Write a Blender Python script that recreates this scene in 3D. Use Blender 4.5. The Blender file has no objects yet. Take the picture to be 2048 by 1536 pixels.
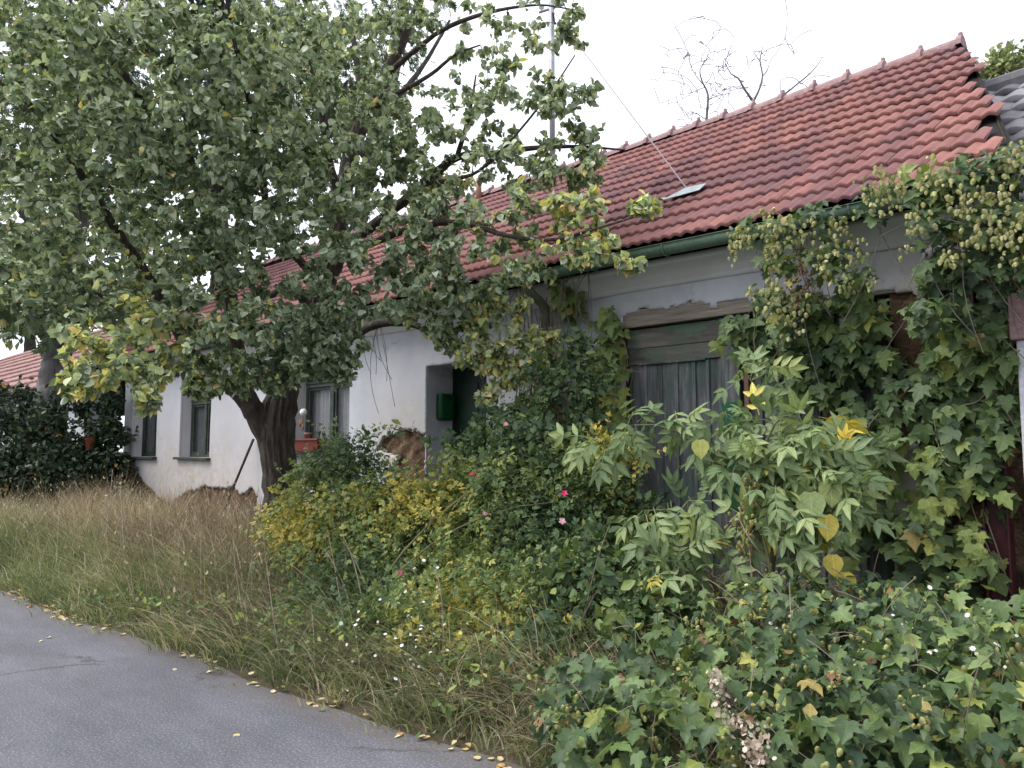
import bpy, math, random
import numpy as np
from mathutils import Matrix, Vector

# ------------------------------------------------------------------ camera, sky, sun, exposure
scn = bpy.context.scene
COL = scn.collection
CAM = np.array([0.0, -6.2, 1.6])
cam = bpy.data.cameras.new('camera')
cam.sensor_width = 36.0
cam.lens = 36.0 * 1537.0 / 2048.0
cam.clip_start = 0.05
cam.clip_end = 3000.0
cam_ob = bpy.data.objects.new('camera', cam)
COL.objects.link(cam_ob)
cam_ob.location = CAM
cam_ob.rotation_euler = (math.radians(90 + 4.909), 0, math.radians(43.4))
scn.camera = cam_ob

SUN_EL, SUN_AZ = 52.0, 222.0          # elevation, compass direction the light comes from (0 = +Y, clockwise)
w = bpy.data.worlds.new('World')
scn.world = w
w.use_nodes = True
nt = w.node_tree
nt.nodes.clear()
sky = nt.nodes.new('ShaderNodeTexSky')
sky.sky_type = 'NISHITA'
sky.sun_disc = False
sky.sun_elevation = math.radians(SUN_EL)
sky.sun_rotation = math.radians(SUN_AZ)
sky.air_density = 1.0
sky.dust_density = 6.0
sky.ozone_density = 1.0
hs = nt.nodes.new('ShaderNodeHueSaturation')
hs.inputs['Saturation'].default_value = 0.22
bg = nt.nodes.new('ShaderNodeBackground')
bg.inputs['Strength'].default_value = 0.15
wo = nt.nodes.new('ShaderNodeOutputWorld')
nt.links.new(sky.outputs[0], hs.inputs['Color'])
cl = nt.nodes.new('ShaderNodeMixRGB')           # closed, even cloud cover over that sky
cl.inputs[0].default_value = 0.85
cl.inputs[2].default_value = (2.7, 2.77, 3.16, 1.0)
nt.links.new(hs.outputs[0], cl.inputs[1])
nt.links.new(cl.outputs[0], bg.inputs['Color'])
nt.links.new(bg.outputs[0], wo.inputs['Surface'])

sun = bpy.data.lights.new('sun', 'SUN')
sun.energy = 0.8
sun.angle = math.radians(40)
sun.color = (1.0, 0.96, 0.9)
sun_ob = bpy.data.objects.new('sun', sun)
COL.objects.link(sun_ob)
a, e = math.radians(SUN_AZ), math.radians(SUN_EL)
sun_dir = Vector((math.sin(a) * math.cos(e), math.cos(a) * math.cos(e), math.sin(e)))
sun_ob.rotation_euler = (-sun_dir).to_track_quat('-Z', 'Y').to_euler()
sun_ob.location = (0, -10, 20)

scn.view_settings.view_transform = 'Standard'
scn.view_settings.look = 'None'
scn.view_settings.exposure = 1.9
scn.view_settings.gamma = 1.0
scn.view_settings.use_curve_mapping = False
scn.cycles.use_denoising = True
scn.cycles.max_bounces = 6
scn.cycles.diffuse_bounces = 4
scn.cycles.transmission_bounces = 3

rng = np.random.default_rng(11)
random.seed(5)
FWD = np.array([-math.sin(math.radians(43.4)), math.cos(math.radians(43.4)), 0.0])

# ------------------------------------------------------------------ materials
MATS = {}


def nodes_of(name):
    m = bpy.data.materials.new(name)
    m.use_nodes = True
    t = m.node_tree
    t.nodes.clear()
    out = t.nodes.new('ShaderNodeOutputMaterial')
    return m, t, out


def noise(t, scale, detail=5.0, rough=0.6, stretch=None, kind='Object'):
    tc = t.nodes.new('ShaderNodeNewGeometry')
    kind = 'Position'
    n = t.nodes.new('ShaderNodeTexNoise')
    n.inputs['Scale'].default_value = scale
    n.inputs['Detail'].default_value = detail
    n.inputs['Roughness'].default_value = rough
    if stretch:
        mp = t.nodes.new('ShaderNodeMapping')
        mp.inputs['Scale'].default_value = stretch
        t.links.new(tc.outputs[kind], mp.inputs['Vector'])
        t.links.new(mp.outputs[0], n.inputs['Vector'])
    else:
        t.links.new(tc.outputs[kind], n.inputs['Vector'])
    return n


def ramp(t, stops, src, interp='LINEAR'):
    r = t.nodes.new('ShaderNodeValToRGB')
    r.color_ramp.interpolation = interp
    els = r.color_ramp.elements
    while len(els) < len(stops):
        els.new(0.5)
    for el, (p, c) in zip(els, stops):
        el.position = p
        el.color = (c[0], c[1], c[2], 1.0)
    t.links.new(src, r.inputs['Fac'])
    return r


def mixc(t, fac, a, b, mode='MIX'):
    m = t.nodes.new('ShaderNodeMixRGB')
    m.blend_type = mode
    for k, v in ((0, fac), (1, a), (2, b)):
        if isinstance(v, (int, float)):
            m.inputs[k].default_value = v
        elif isinstance(v, tuple):
            m.inputs[k].default_value = (v[0], v[1], v[2], 1.0)
        else:
            t.links.new(v, m.inputs[k])
    return m.outputs[0]


def bump(t, height, strength=0.4, dist=0.01):
    b = t.nodes.new('ShaderNodeBump')
    b.inputs['Strength'].default_value = strength
    b.inputs['Distance'].default_value = dist
    t.links.new(height, b.inputs['Height'])
    return b.outputs[0]


def principled(t, out, color, rough=0.8, normal=None, metallic=0.0, spec=0.3):
    p = t.nodes.new('ShaderNodeBsdfPrincipled')
    if isinstance(color, tuple):
        p.inputs['Base Color'].default_value = (color[0], color[1], color[2], 1.0)
    else:
        t.links.new(color, p.inputs['Base Color'])
    p.inputs['Roughness'].default_value = rough
    p.inputs['Metallic'].default_value = metallic
    p.inputs['Specular IOR Level'].default_value = spec
    if normal is not None:
        t.links.new(normal, p.inputs['Normal'])
    t.links.new(p.outputs[0], out.inputs['Surface'])
    return p


def mat_noise(name, stops, scale, rough=0.85, bs=0.3, bd=0.01, stretch=None, detail=6.0, fine=None, metallic=0.0, spec=0.3):
    m, t, out = nodes_of(name)
    n = noise(t, scale, detail, 0.65, stretch)
    c = ramp(t, stops, n.outputs['Fac']).outputs[0]
    h = n.outputs['Fac']
    if fine:
        n2 = noise(t, fine, 4.0, 0.6, stretch)
        h = mixc(t, 0.6, n.outputs['Fac'], n2.outputs['Fac'])
        c = mixc(t, 0.5, c, ramp(t, [(0.3, (0.6, 0.6, 0.6)), (0.7, (1.25, 1.25, 1.25))], n2.outputs['Fac']).outputs[0], 'MULTIPLY')
    principled(t, out, c, rough, bump(t, h, bs, bd), metallic, spec)
    MATS[name] = m
    return m


def mat_leaf(name, stops, trans=0.3, rough=0.5, spec=0.35, vein=True):
    """Leaf colour picked by the per-leaf value 'tint', with a little mottling; light passes through."""
    m, t, out = nodes_of(name)
    at = t.nodes.new('ShaderNodeAttribute')
    at.attribute_name = 'tint'
    c = ramp(t, stops, at.outputs['Fac']).outputs[0]
    n = noise(t, 38.0, 3.0, 0.6)
    c = mixc(t, 0.55, c, ramp(t, [(0.25, (0.62, 0.66, 0.6)), (0.75, (1.3, 1.26, 1.2))], n.outputs['Fac']).outputs[0], 'MULTIPLY')
    if vein:
        def math_(op, a_, b_=None):
            q = t.nodes.new('ShaderNodeMath')
            q.operation = op
            for k_, v_ in ((0, a_), (1, b_)):
                if v_ is None:
                    continue
                if isinstance(v_, (int, float)):
                    q.inputs[k_].default_value = v_
                else:
                    t.links.new(v_, q.inputs[k_])
            return q.outputs[0]

        def attr(nm):
            q = t.nodes.new('ShaderNodeAttribute')
            q.attribute_name = nm
            return q.outputs['Fac']
        ax = math_('ABSOLUTE', attr('lx'))
        mid = math_('SUBTRACT', 1.0, math_('MINIMUM', math_('MULTIPLY', ax, 32.0), 1.0))
        fr = math_('FRACT', math_('MULTIPLY', math_('SUBTRACT', attr('ly'), math_('MULTIPLY', ax, 0.75)), 6.5))
        sd = math_('MAXIMUM', math_('SUBTRACT', math_('MULTIPLY', math_('ABSOLUTE', math_('SUBTRACT', fr, 0.5)), 10.0), 4.0), 0.0)
        vn = math_('MULTIPLY', math_('MAXIMUM', mid, math_('MULTIPLY', sd, 0.6)), 0.55)
        c = mixc(t, vn, c, mixc(t, 1.0, c, (1.9, 1.8, 1.7), 'MULTIPLY'))
        n5 = noise(t, 75.0, 3.0, 0.6)
        c = mixc(t, ramp(t, [(0.66, (0, 0, 0)), (0.72, (0.6, 0.6, 0.6))], n5.outputs['Fac']).outputs[0], c, (0.13, 0.085, 0.035))
    p = t.nodes.new('ShaderNodeBsdfPrincipled')
    p.inputs['Roughness'].default_value = rough
    p.inputs['Specular IOR Level'].default_value = spec
    t.links.new(c, p.inputs['Base Color'])
    tr = t.nodes.new('ShaderNodeBsdfTranslucent')
    ct = mixc(t, 1.0, c, (1.2, 1.25, 0.75), 'MULTIPLY')
    t.links.new(ct, tr.inputs['Color'])
    mx = t.nodes.new('ShaderNodeMixShader')
    mx.inputs[0].default_value = trans
    t.links.new(p.outputs[0], mx.inputs[1])
    t.links.new(tr.outputs[0], mx.inputs[2])
    t.links.new(mx.outputs[0], out.inputs['Surface'])
    MATS[name] = m
    return m


def mat_tile(name, dark, mid, light, lichen):
    m, t, out = nodes_of(name)
    at = t.nodes.new('ShaderNodeAttribute')
    at.attribute_name = 'tint'
    c = ramp(t, [(0.0, dark), (0.5, mid), (1.0, light)], at.outputs['Fac']).outputs[0]
    n = noise(t, 9.0, 6.0, 0.7)
    c = mixc(t, 0.5, c, ramp(t, [(0.3, (0.7, 0.68, 0.7)), (0.7, (1.2, 1.2, 1.2))], n.outputs['Fac']).outputs[0], 'MULTIPLY')
    n2 = noise(t, 3.1, 8.0, 0.75)
    f = ramp(t, [(0.52, (0, 0, 0)), (0.75, (1, 1, 1))], n2.outputs['Fac']).outputs[0]
    c = mixc(t, mixc(t, 1.0, f, (0.55, 0.55, 0.55), 'MULTIPLY'), c, lichen)
    n4 = noise(t, 1.0, 6.0, 0.7, (5.0, .45, .45))
    c = mixc(t, 0.7, c, ramp(t, [(0.35, (0.66, 0.66, 0.68)), (0.6, (1.12, 1.1, 1.1))], n4.outputs['Fac']).outputs[0], 'MULTIPLY')
    n3 = noise(t, 60.0, 4.0, 0.6)
    principled(t, out, c, 0.85, bump(t, n3.outputs['Fac'], 0.35, 0.006), 0.0, 0.25)
    MATS[name] = m
    return m


def mat_glass(name, color, rough=0.06):
    m, t, out = nodes_of(name)
    p = principled(t, out, color, rough, None, 0.0, 0.6)
    p.inputs['Alpha'].default_value = 0.22
    MATS[name] = m
    return m


# old asphalt: mottled, stained, with pale chips of stone
m, t, out = nodes_of('asphalt')
na = noise(t, 0.8, 8.0, 0.65)
nb = noise(t, 75.0, 3.0, 0.7)
nc = noise(t, 220.0, 2.0, 0.7)
nd_ = noise(t, 2.4, 6.0, 0.7, (0.5, 1.6, 1.0))
c = ramp(t, [(0.3, (0.088, 0.09, 0.104)), (0.7, (0.135, 0.137, 0.156))], na.outputs['Fac']).outputs[0]
c = mixc(t, 0.5, c, ramp(t, [(0.3, (0.68, 0.68, 0.68)), (0.65, (1.2, 1.2, 1.2))], nd_.outputs['Fac']).outputs[0], 'MULTIPLY')
c = mixc(t, 0.7, c, ramp(t, [(0.36, (0.6, 0.6, 0.61)), (0.54, (1.0, 1.0, 1.0)), (0.66, (2.3, 2.3, 2.34))], nb.outputs['Fac']).outputs[0], 'MULTIPLY')
c = mixc(t, 0.5, c, ramp(t, [(0.35, (0.6, 0.6, 0.6)), (0.65, (1.4, 1.4, 1.4))], nc.outputs['Fac']).outputs[0], 'MULTIPLY')
at = t.nodes.new('ShaderNodeAttribute')
at.attribute_name = 'grit'
f = t.nodes.new('ShaderNodeMath')
f.operation = 'MULTIPLY'
t.links.new(at.outputs['Fac'], f.inputs[0])
t.links.new(ramp(t, [(0.4, (0.0, 0.0, 0.0)), (0.62, (1, 1, 1))], noise(t, 14.0, 6.0, 0.7).outputs['Fac']).outputs[0], f.inputs[1])
c = mixc(t, f.outputs[0], c, (0.12, 0.098, 0.068))
vt = t.nodes.new('ShaderNodeTexVoronoi')
vt.feature = 'DISTANCE_TO_EDGE'
vt.inputs['Scale'].default_value = 0.55
gp_ = t.nodes.new('ShaderNodeNewGeometry')
wv = t.nodes.new('ShaderNodeMixRGB')
wv.inputs[0].default_value = 0.16
t.links.new(gp_.outputs['Position'], wv.inputs[1])
t.links.new(noise(t, 2.2, 6.0, 0.7).outputs['Color'], wv.inputs[2])
t.links.new(wv.outputs[0], vt.inputs['Vector'])
ck = ramp(t, [(0.0, (1, 1, 1)), (0.0055, (0, 0, 0))], vt.outputs['Distance']).outputs[0]
ck = mixc(t, 1.0, ck, ramp(t, [(0.5, (0, 0, 0)), (0.6, (0.75, 0.75, 0.75))], na.outputs['Fac']).outputs[0], 'MULTIPLY')
c = mixc(t, ck, c, (0.03, 0.029, 0.028))
principled(t, out, c, 0.82, bump(t, nb.outputs['Fac'], 0.5, 0.004), 0.0, 0.3)
MATS['asphalt'] = m

mat_noise('soil', [(0.3, (0.045, 0.035, 0.022)), (0.55, (0.085, 0.068, 0.042)), (0.8, (0.13, 0.11, 0.07))], 6.0, 0.95, 0.6, 0.03, fine=60.0)
mat_noise('field', [(0.3, (0.05, 0.06, 0.025)), (0.6, (0.08, 0.085, 0.04)), (0.8, (0.12, 0.11, 0.06))], 0.6, 0.95, 0.4, 0.05, fine=8.0)
mat_noise('clay_wall', [(0.3, (0.05, 0.03, 0.018)), (0.5, (0.125, 0.08, 0.048)), (0.7, (0.215, 0.15, 0.098))], 7.0, 0.95, 1.0, 0.04, fine=40.0)
mat_noise('old_beam', [(0.3, (0.13, 0.11, 0.09)), (0.6, (0.3, 0.26, 0.22)), (0.8, (0.38, 0.33, 0.29))], 3.0, 0.9, 0.6, 0.01, stretch=(0.6, 6, 14), fine=14.0)
mat_noise('green_gutter', [(0.3, (0.085, 0.14, 0.1)), (0.6, (0.135, 0.205, 0.15)), (0.8, (0.17, 0.24, 0.175))], 3.0, 0.5, 0.15, 0.004, fine=30.0)
mat_noise('pipe_paint', [(0.3, (0.09, 0.11, 0.07)), (0.6, (0.16, 0.185, 0.125)), (0.8, (0.22, 0.235, 0.17))], 4.0, 0.6, 0.2, 0.004, fine=30.0)
mat_noise('dark_green_paint', [(0.3, (0.022, 0.032, 0.026)), (0.6, (0.05, 0.064, 0.054)), (0.82, (0.1, 0.11, 0.1))], 7.0, 0.6, 0.3, 0.004, fine=40.0)
mat_noise('door_paint', [(0.3, (0.004, 0.02, 0.012)), (0.7, (0.008, 0.032, 0.02))], 4.0, 0.5, 0.2, 0.004)
mat_noise('mailbox_paint', [(0.3, (0.006, 0.05, 0.018)), (0.7, (0.01, 0.075, 0.026))], 5.0, 0.35, 0.1, 0.003)
mat_noise('new_green_paint', [(0.3, (0.008, 0.075, 0.04)), (0.7, (0.014, 0.11, 0.06))], 5.0, 0.5, 0.15, 0.003)
mat_noise('terracotta_plastic', [(0.3, (0.11, 0.022, 0.016)), (0.7, (0.17, 0.036, 0.026))], 7.0, 0.55, 0.1, 0.003)
mat_noise('galvanised', [(0.3, (0.22, 0.23, 0.26)), (0.7, (0.34, 0.35, 0.39))], 5.0, 0.45, 0.1, 0.003, metallic=0.35)
mat_noise('sheet_metal', [(0.3, (0.2, 0.24, 0.25)), (0.7, (0.34, 0.39, 0.4))], 8.0, 0.45, 0.2, 0.01, metallic=0.2)
mat_noise('red_steel', [(0.3, (0.03, 0.006, 0.009)), (0.6, (0.06, 0.011, 0.016)), (0.8, (0.09, 0.025, 0.025))], 5.0, 0.55, 0.2, 0.005, fine=30.0)
mat_noise('pale_paint', [(0.3, (0.42, 0.42, 0.46)), (0.7, (0.58, 0.58, 0.62))], 4.0, 0.6, 0.1, 0.005, fine=30)
mat_noise('ridge_tile', [(0.3, (0.2, 0.13, 0.13)), (0.55, (0.29, 0.19, 0.19)), (0.8, (0.36, 0.27, 0.27))], 7.0, 0.9, 0.4, 0.01, fine=40.0)
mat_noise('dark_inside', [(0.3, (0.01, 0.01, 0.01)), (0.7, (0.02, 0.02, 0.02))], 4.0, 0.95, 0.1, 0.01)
mat_noise('dark_stick', [(0.3, (0.02, 0.014, 0.012)), (0.7, (0.05, 0.038, 0.03))], 8.0, 0.85, 0.4, 0.005)
mat_noise('rusty_orange', [(0.3, (0.1, 0.025, 0.012)), (0.7, (0.2, 0.05, 0.022))], 8.0, 0.8, 0.3, 0.01)
mat_noise('stone', [(0.3, (0.08, 0.075, 0.075)), (0.6, (0.15, 0.14, 0.14)), (0.8, (0.21, 0.2, 0.19))], 6.0, 0.9, 0.6, 0.02, fine=40.0)
mat_noise('wire', [(0.3, (0.18, 0.16, 0.17)), (0.7, (0.3, 0.27, 0.28))], 10.0, 0.6)
mat_noise('white_glaze', [(0.3, (0.7, 0.7, 0.68)), (0.7, (0.82, 0.82, 0.8))], 10.0, 0.35)
mat_noise('brown_clay', [(0.3, (0.16, 0.08, 0.05)), (0.7, (0.3, 0.17, 0.11))], 10.0, 0.7)
mat_glass('pane_glass', (0.03, 0.035, 0.035))

# whitewashed plaster: cool lime white, damp and yellowed low down in blotches of their own, hairline cracks
m, t, out = nodes_of('plaster')
n1 = noise(t, 0.9, 6.0, 0.6)
n2 = noise(t, 7.0, 6.0, 0.65)
n3 = noise(t, 55.0, 4.0, 0.6)
c = ramp(t, [(0.3, (0.4, 0.415, 0.455)), (0.55, (0.475, 0.49, 0.53)), (0.75, (0.53, 0.54, 0.575))], n1.outputs['Fac']).outputs[0]
c = mixc(t, 0.5, c, ramp(t, [(0.3, (0.82, 0.82, 0.82)), (0.7, (1.08, 1.08, 1.08))], n2.outputs['Fac']).outputs[0], 'MULTIPLY')
at = t.nodes.new('ShaderNodeAttribute')
at.attribute_name = 'damp'
f = t.nodes.new('ShaderNodeMath')
f.operation = 'MULTIPLY'
t.links.new(at.outputs['Fac'], f.inputs[0])
t.links.new(ramp(t, [(0.32, (0.15, 0.15, 0.15)), (0.62, (1, 1, 1))], n2.outputs['Fac']).outputs[0], f.inputs[1])
c = mixc(t, f.outputs[0], c, (0.36, 0.3, 0.225))
vt = t.nodes.new('ShaderNodeTexVoronoi')
vt.feature = 'DISTANCE_TO_EDGE'
vt.inputs['Scale'].default_value = 0.9
tc = t.nodes.new('ShaderNodeTexCoord')
wv = t.nodes.new('ShaderNodeMixRGB')
wv.inputs[0].default_value = 0.25
t.links.new(tc.outputs['Object'], wv.inputs[1])
t.links.new(n2.outputs['Color'], wv.inputs[2])
t.links.new(wv.outputs[0], vt.inputs['Vector'])
ck = ramp(t, [(0.0, (1, 1, 1)), (0.006, (0, 0, 0))], vt.outputs['Distance']).outputs[0]
gate = ramp(t, [(0.52, (0, 0, 0)), (0.6, (0.8, 0.8, 0.8))], n1.outputs['Fac']).outputs[0]
c = mixc(t, mixc(t, 1.0, ck, gate, 'MULTIPLY'), c, (0.2, 0.17, 0.15))
hh = mixc(t, 0.3, n2.outputs['Fac'], n3.outputs['Fac'])
principled(t, out, c, 0.9, bump(t, hh, 0.35, 0.012), 0.0, 0.2)
MATS['plaster'] = m
mat_noise('cornice_plaster', [(0.3, (0.55, 0.54, 0.54)), (0.55, (0.62, 0.62, 0.635)), (0.8, (0.68, 0.68, 0.7))], 1.6, 0.9, 0.2, 0.01)

# grey weathered boards with remains of green paint
m, t, out = nodes_of('weathered_board')
n1 = noise(t, 2.0, 7.0, 0.7, (5, 5, 0.5))
n2 = noise(t, 16.0, 5.0, 0.7, (4, 4, 0.25))
n3 = noise(t, 2.6, 6.0, 0.75, (2.0, 2.0, 0.7))
c = ramp(t, [(0.3, (0.05, 0.053, 0.056)), (0.5, (0.13, 0.136, 0.14)), (0.7, (0.29, 0.29, 0.3))], n1.outputs['Fac']).outputs[0]
c = mixc(t, 0.75, c, ramp(t, [(0.3, (0.45, 0.45, 0.45)), (0.65, (1.2, 1.2, 1.2))], n2.outputs['Fac']).outputs[0], 'MULTIPLY')
f = ramp(t, [(0.5, (0, 0, 0)), (0.6, (0.6, 0.6, 0.6))], n3.outputs['Fac']).outputs[0]
c = mixc(t, f, c, (0.075, 0.13, 0.1))
principled(t, out, c, 0.9, bump(t, n2.outputs['Fac'], 0.6, 0.008), 0.0, 0.2)
MATS['weathered_board'] = m
m, t, out = nodes_of('flaking_board')
n1 = noise(t, 2.0, 7.0, 0.7, (0.6, 5, 5))
n3 = noise(t, 4.0, 6.0, 0.75, (0.8, 2.0, 2.6))
c = ramp(t, [(0.3, (0.055, 0.05, 0.045)), (0.5, (0.12, 0.11, 0.1)), (0.72, (0.2, 0.19, 0.17))], n1.outputs['Fac']).outputs[0]
c = mixc(t, ramp(t, [(0.48, (0, 0, 0)), (0.56, (0.85, 0.85, 0.85))], n3.outputs['Fac']).outputs[0], c, (0.09, 0.15, 0.105))
n4 = noise(t, 3.1, 5.0, 0.7, (1.2, 2.0, 2.6))
c = mixc(t, ramp(t, [(0.6, (0, 0, 0)), (0.66, (0.8, 0.8, 0.8))], n4.outputs['Fac']).outputs[0], c, (0.22, 0.1, 0.07))
principled(t, out, c, 0.9, bump(t, n1.outputs['Fac'], 0.6, 0.01), 0.0, 0.2)
MATS['flaking_board'] = m

# lace curtain: folds are real, threads and the row of motifs near the hem are printed
m, t, out = nodes_of('lace')
n1 = noise(t, 70.0, 2.0, 0.5)
c = ramp(t, [(0.35, (0.4, 0.41, 0.44)), (0.65, (0.62, 0.63, 0.66))], n1.outputs['Fac']).outputs[0]
principled(t, out, c, 0.9, None, 0.0, 0.1)
MATS['lace'] = m
mat_noise('grey_curtain', [(0.3, (0.13, 0.14, 0.145)), (0.7, (0.24, 0.25, 0.26))], 6.0, 0.9, 0.2, 0.01)
mat_noise('lace_motif', [(0.3, (0.16, 0.17, 0.2)), (0.7, (0.25, 0.26, 0.3))], 30.0, 0.9)

# bark
mat_noise('bark', [(0.3, (0.026, 0.02, 0.017)), (0.5, (0.068, 0.055, 0.047)), (0.72, (0.13, 0.11, 0.096))], 9.0, 0.92, 1.0, 0.03, stretch=(2.2, 2.2, 0.5), fine=45.0)
mat_noise('grey_bark', [(0.28, (0.075, 0.07, 0.068)), (0.5, (0.14, 0.13, 0.13)), (0.75, (0.22, 0.21, 0.2))], 7.0, 0.92, 1.0, 0.03, stretch=(2.2, 2.2, 0.4), fine=40.0)
mat_noise('twig_bark', [(0.3, (0.075, 0.065, 0.058)), (0.7, (0.17, 0.15, 0.135))], 9.0, 0.9)
mat_noise('bare_twig', [(0.3, (0.11, 0.09, 0.088)), (0.7, (0.2, 0.17, 0.165))], 9.0, 0.9)
mat_noise('dry_stem', [(0.3, (0.14, 0.105, 0.085)), (0.7, (0.27, 0.21, 0.175))], 9.0, 0.9)
mat_noise('green_stem', [(0.3, (0.09, 0.1, 0.045)), (0.7, (0.18, 0.17, 0.09))], 9.0, 0.8)

mat_leaf('tree_leaf', [(0.0, (0.070, 0.101, 0.061)), (0.3, (0.134, 0.184, 0.110)), (0.55, (0.253, 0.318, 0.207)), (0.72, (0.478, 0.536, 0.412)), (0.8, (0.434, 0.493, 0.194)), (0.9, (0.732, 0.677, 0.240)), (0.96, (0.800, 0.619, 0.221)), (1.0, (0.752, 0.553, 0.417))], 0.3)
mat_leaf('far_leaf', [(0.0, (0.051, 0.079, 0.051)), (0.4, (0.091, 0.136, 0.074)), (0.7, (0.159, 0.215, 0.114)), (0.9, (0.282, 0.305, 0.136)), (1.0, (0.481, 0.413, 0.166))], 0.25)
mat_leaf('dark_leaf', [(0.0, (0.018, 0.033, 0.022)), (0.5, (0.033, 0.057, 0.033)), (0.85, (0.062, 0.094, 0.044)), (0.95, (0.125, 0.125, 0.050)), (1.0, (0.438, 0.225, 0.075))], 0.15)
mat_leaf('rose_leaf', [(0.0, (0.039, 0.075, 0.037)), (0.3, (0.086, 0.139, 0.055)), (0.5, (0.170, 0.233, 0.077)), (0.7, (0.317, 0.327, 0.090)), (0.88, (0.492, 0.391, 0.081)), (1.0, (0.488, 0.300, 0.085))], 0.25)
mat_leaf('hop_leaf', [(0.0, (0.033, 0.061, 0.032)), (0.35, (0.076, 0.124, 0.050)), (0.6, (0.134, 0.197, 0.070)), (0.8, (0.248, 0.292, 0.078)), (0.92, (0.36, 0.35, 0.1)), (1.0, (0.2, 0.1, 0.055))], 0.25)
mat_leaf('hop_cone', [(0.0, (0.22, 0.07, 0.05)), (0.25, (0.38, 0.27, 0.13)), (0.45, (0.42, 0.44, 0.17)), (0.75, (0.6, 0.6, 0.29)), (1.0, (0.7, 0.67, 0.42))], 0.3, 0.75, vein=False)
mat_leaf('elder_leaf', [(0.0, (0.084, 0.133, 0.064)), (0.45, (0.157, 0.224, 0.102)), (0.75, (0.261, 0.330, 0.142)), (0.9, (0.405, 0.409, 0.108)), (1.0, (0.673, 0.507, 0.087))], 0.28)
mat_leaf('dead_leaf', [(0.0, (0.33, 0.25, 0.08)), (0.3, (0.4, 0.35, 0.2)), (0.6, (0.45, 0.4, 0.29)), (0.85, (0.4, 0.26, 0.1)), (1.0, (0.2, 0.1, 0.05))], 0.15, 0.7)
mat_leaf('grass_green', [(0.0, (0.079, 0.103, 0.048)), (0.5, (0.156, 0.193, 0.090)), (0.8, (0.296, 0.308, 0.166)), (1.0, (0.482, 0.417, 0.290))], 0.3, 0.55, vein=False)
mat_leaf('grass_dry', [(0.0, (0.104, 0.068, 0.051)), (0.35, (0.220, 0.156, 0.116)), (0.7, (0.390, 0.305, 0.214)), (1.0, (0.610, 0.537, 0.382))], 0.2, 0.7, vein=False)
mat_leaf('petal_white', [(0.0, (0.55, 0.5, 0.38)), (0.3, (0.72, 0.72, 0.7)), (1.0, (0.8, 0.8, 0.8))], 0.2, 0.7, vein=False)
mat_leaf('petal_pink', [(0.0, (0.7, 0.06, 0.2)), (0.5, (0.72, 0.12, 0.28)), (1.0, (0.75, 0.5, 0.55))], 0.2, 0.6, vein=False)
mat_leaf('fluff', [(0.0, (0.2, 0.14, 0.11)), (0.5, (0.42, 0.33, 0.27)), (1.0, (0.68, 0.62, 0.56))], 0.2, 0.9, vein=False)
mat_tile('red_tile', (0.14, 0.072, 0.076), (0.205, 0.094, 0.086), (0.265, 0.122, 0.1), (0.19, 0.135, 0.14))
mat_tile('far_red_tile', (0.21, 0.12, 0.11), (0.28, 0.165, 0.15), (0.33, 0.2, 0.18), (0.28, 0.2, 0.18))
mat_tile('grey_tile', (0.11, 0.11, 0.12), (0.2, 0.2, 0.215), (0.32, 0.32, 0.34), (0.3, 0.3, 0.3))

# ------------------------------------------------------------------ object helpers


def mesh_tris(name, V, T, material, tint=None, smooth=False, extra=None):
    """One mesh from vertex and triangle (or quad) arrays; tint is a per-vertex value."""
    V = np.asarray(V, np.float32)
    T = np.asarray(T, np.int32)
    k = T.shape[1]
    me = bpy.data.meshes.new(name)
    me.vertices.add(len(V))
    me.vertices.foreach_set('co', V.ravel())
    me.loops.add(T.size)
    me.loops.foreach_set('vertex_index', T.ravel())
    me.polygons.add(len(T))
    me.polygons.foreach_set('loop_start', np.arange(0, T.size, k, dtype=np.int32))
    if smooth:
        me.polygons.foreach_set('use_smooth', np.ones(len(T), bool))
    me.update(calc_edges=True)
    if tint is not None:
        at = me.attributes.new('tint', 'FLOAT', 'POINT')
        at.data.foreach_set('value', np.asarray(tint, np.float32))
    if extra:
        for nm, arr in extra.items():
            at = me.attributes.new(nm, 'FLOAT', 'POINT')
            at.data.foreach_set('value', np.asarray(arr, np.float32))
    me.materials.append(MATS[material])
    return me


def put(name, me, parent=None, M=None, kind=None):
    """Link an object; M is its place in the world (matrix or point); parents carry a translation only."""
    o = bpy.data.objects.new(name, me)
    COL.objects.link(o)
    W = Matrix.Identity(4) if M is None else (M if isinstance(M, Matrix) else Matrix.Translation(Vector(M)))
    if parent is not None:
        o.parent = parent
        p, off = parent, Vector((0, 0, 0))
        while p is not None:
            off += p.location
            p = p.parent
        W = Matrix.Translation(-off) @ W
    o.matrix_basis = W
    if kind:
        o['kind'] = kind
    return o


def thing(name, label, cat, loc=(0, 0, 0), group=None):
    o = bpy.data.objects.new(name, None)
    COL.objects.link(o)
    o.empty_display_size = 0.2
    o.location = loc
    return tag(o, label, cat, group)


def tag(o, label, cat, group=None):
    o['label'] = label
    o['category'] = cat
    if group:
        o['group'] = group
    return o


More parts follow.
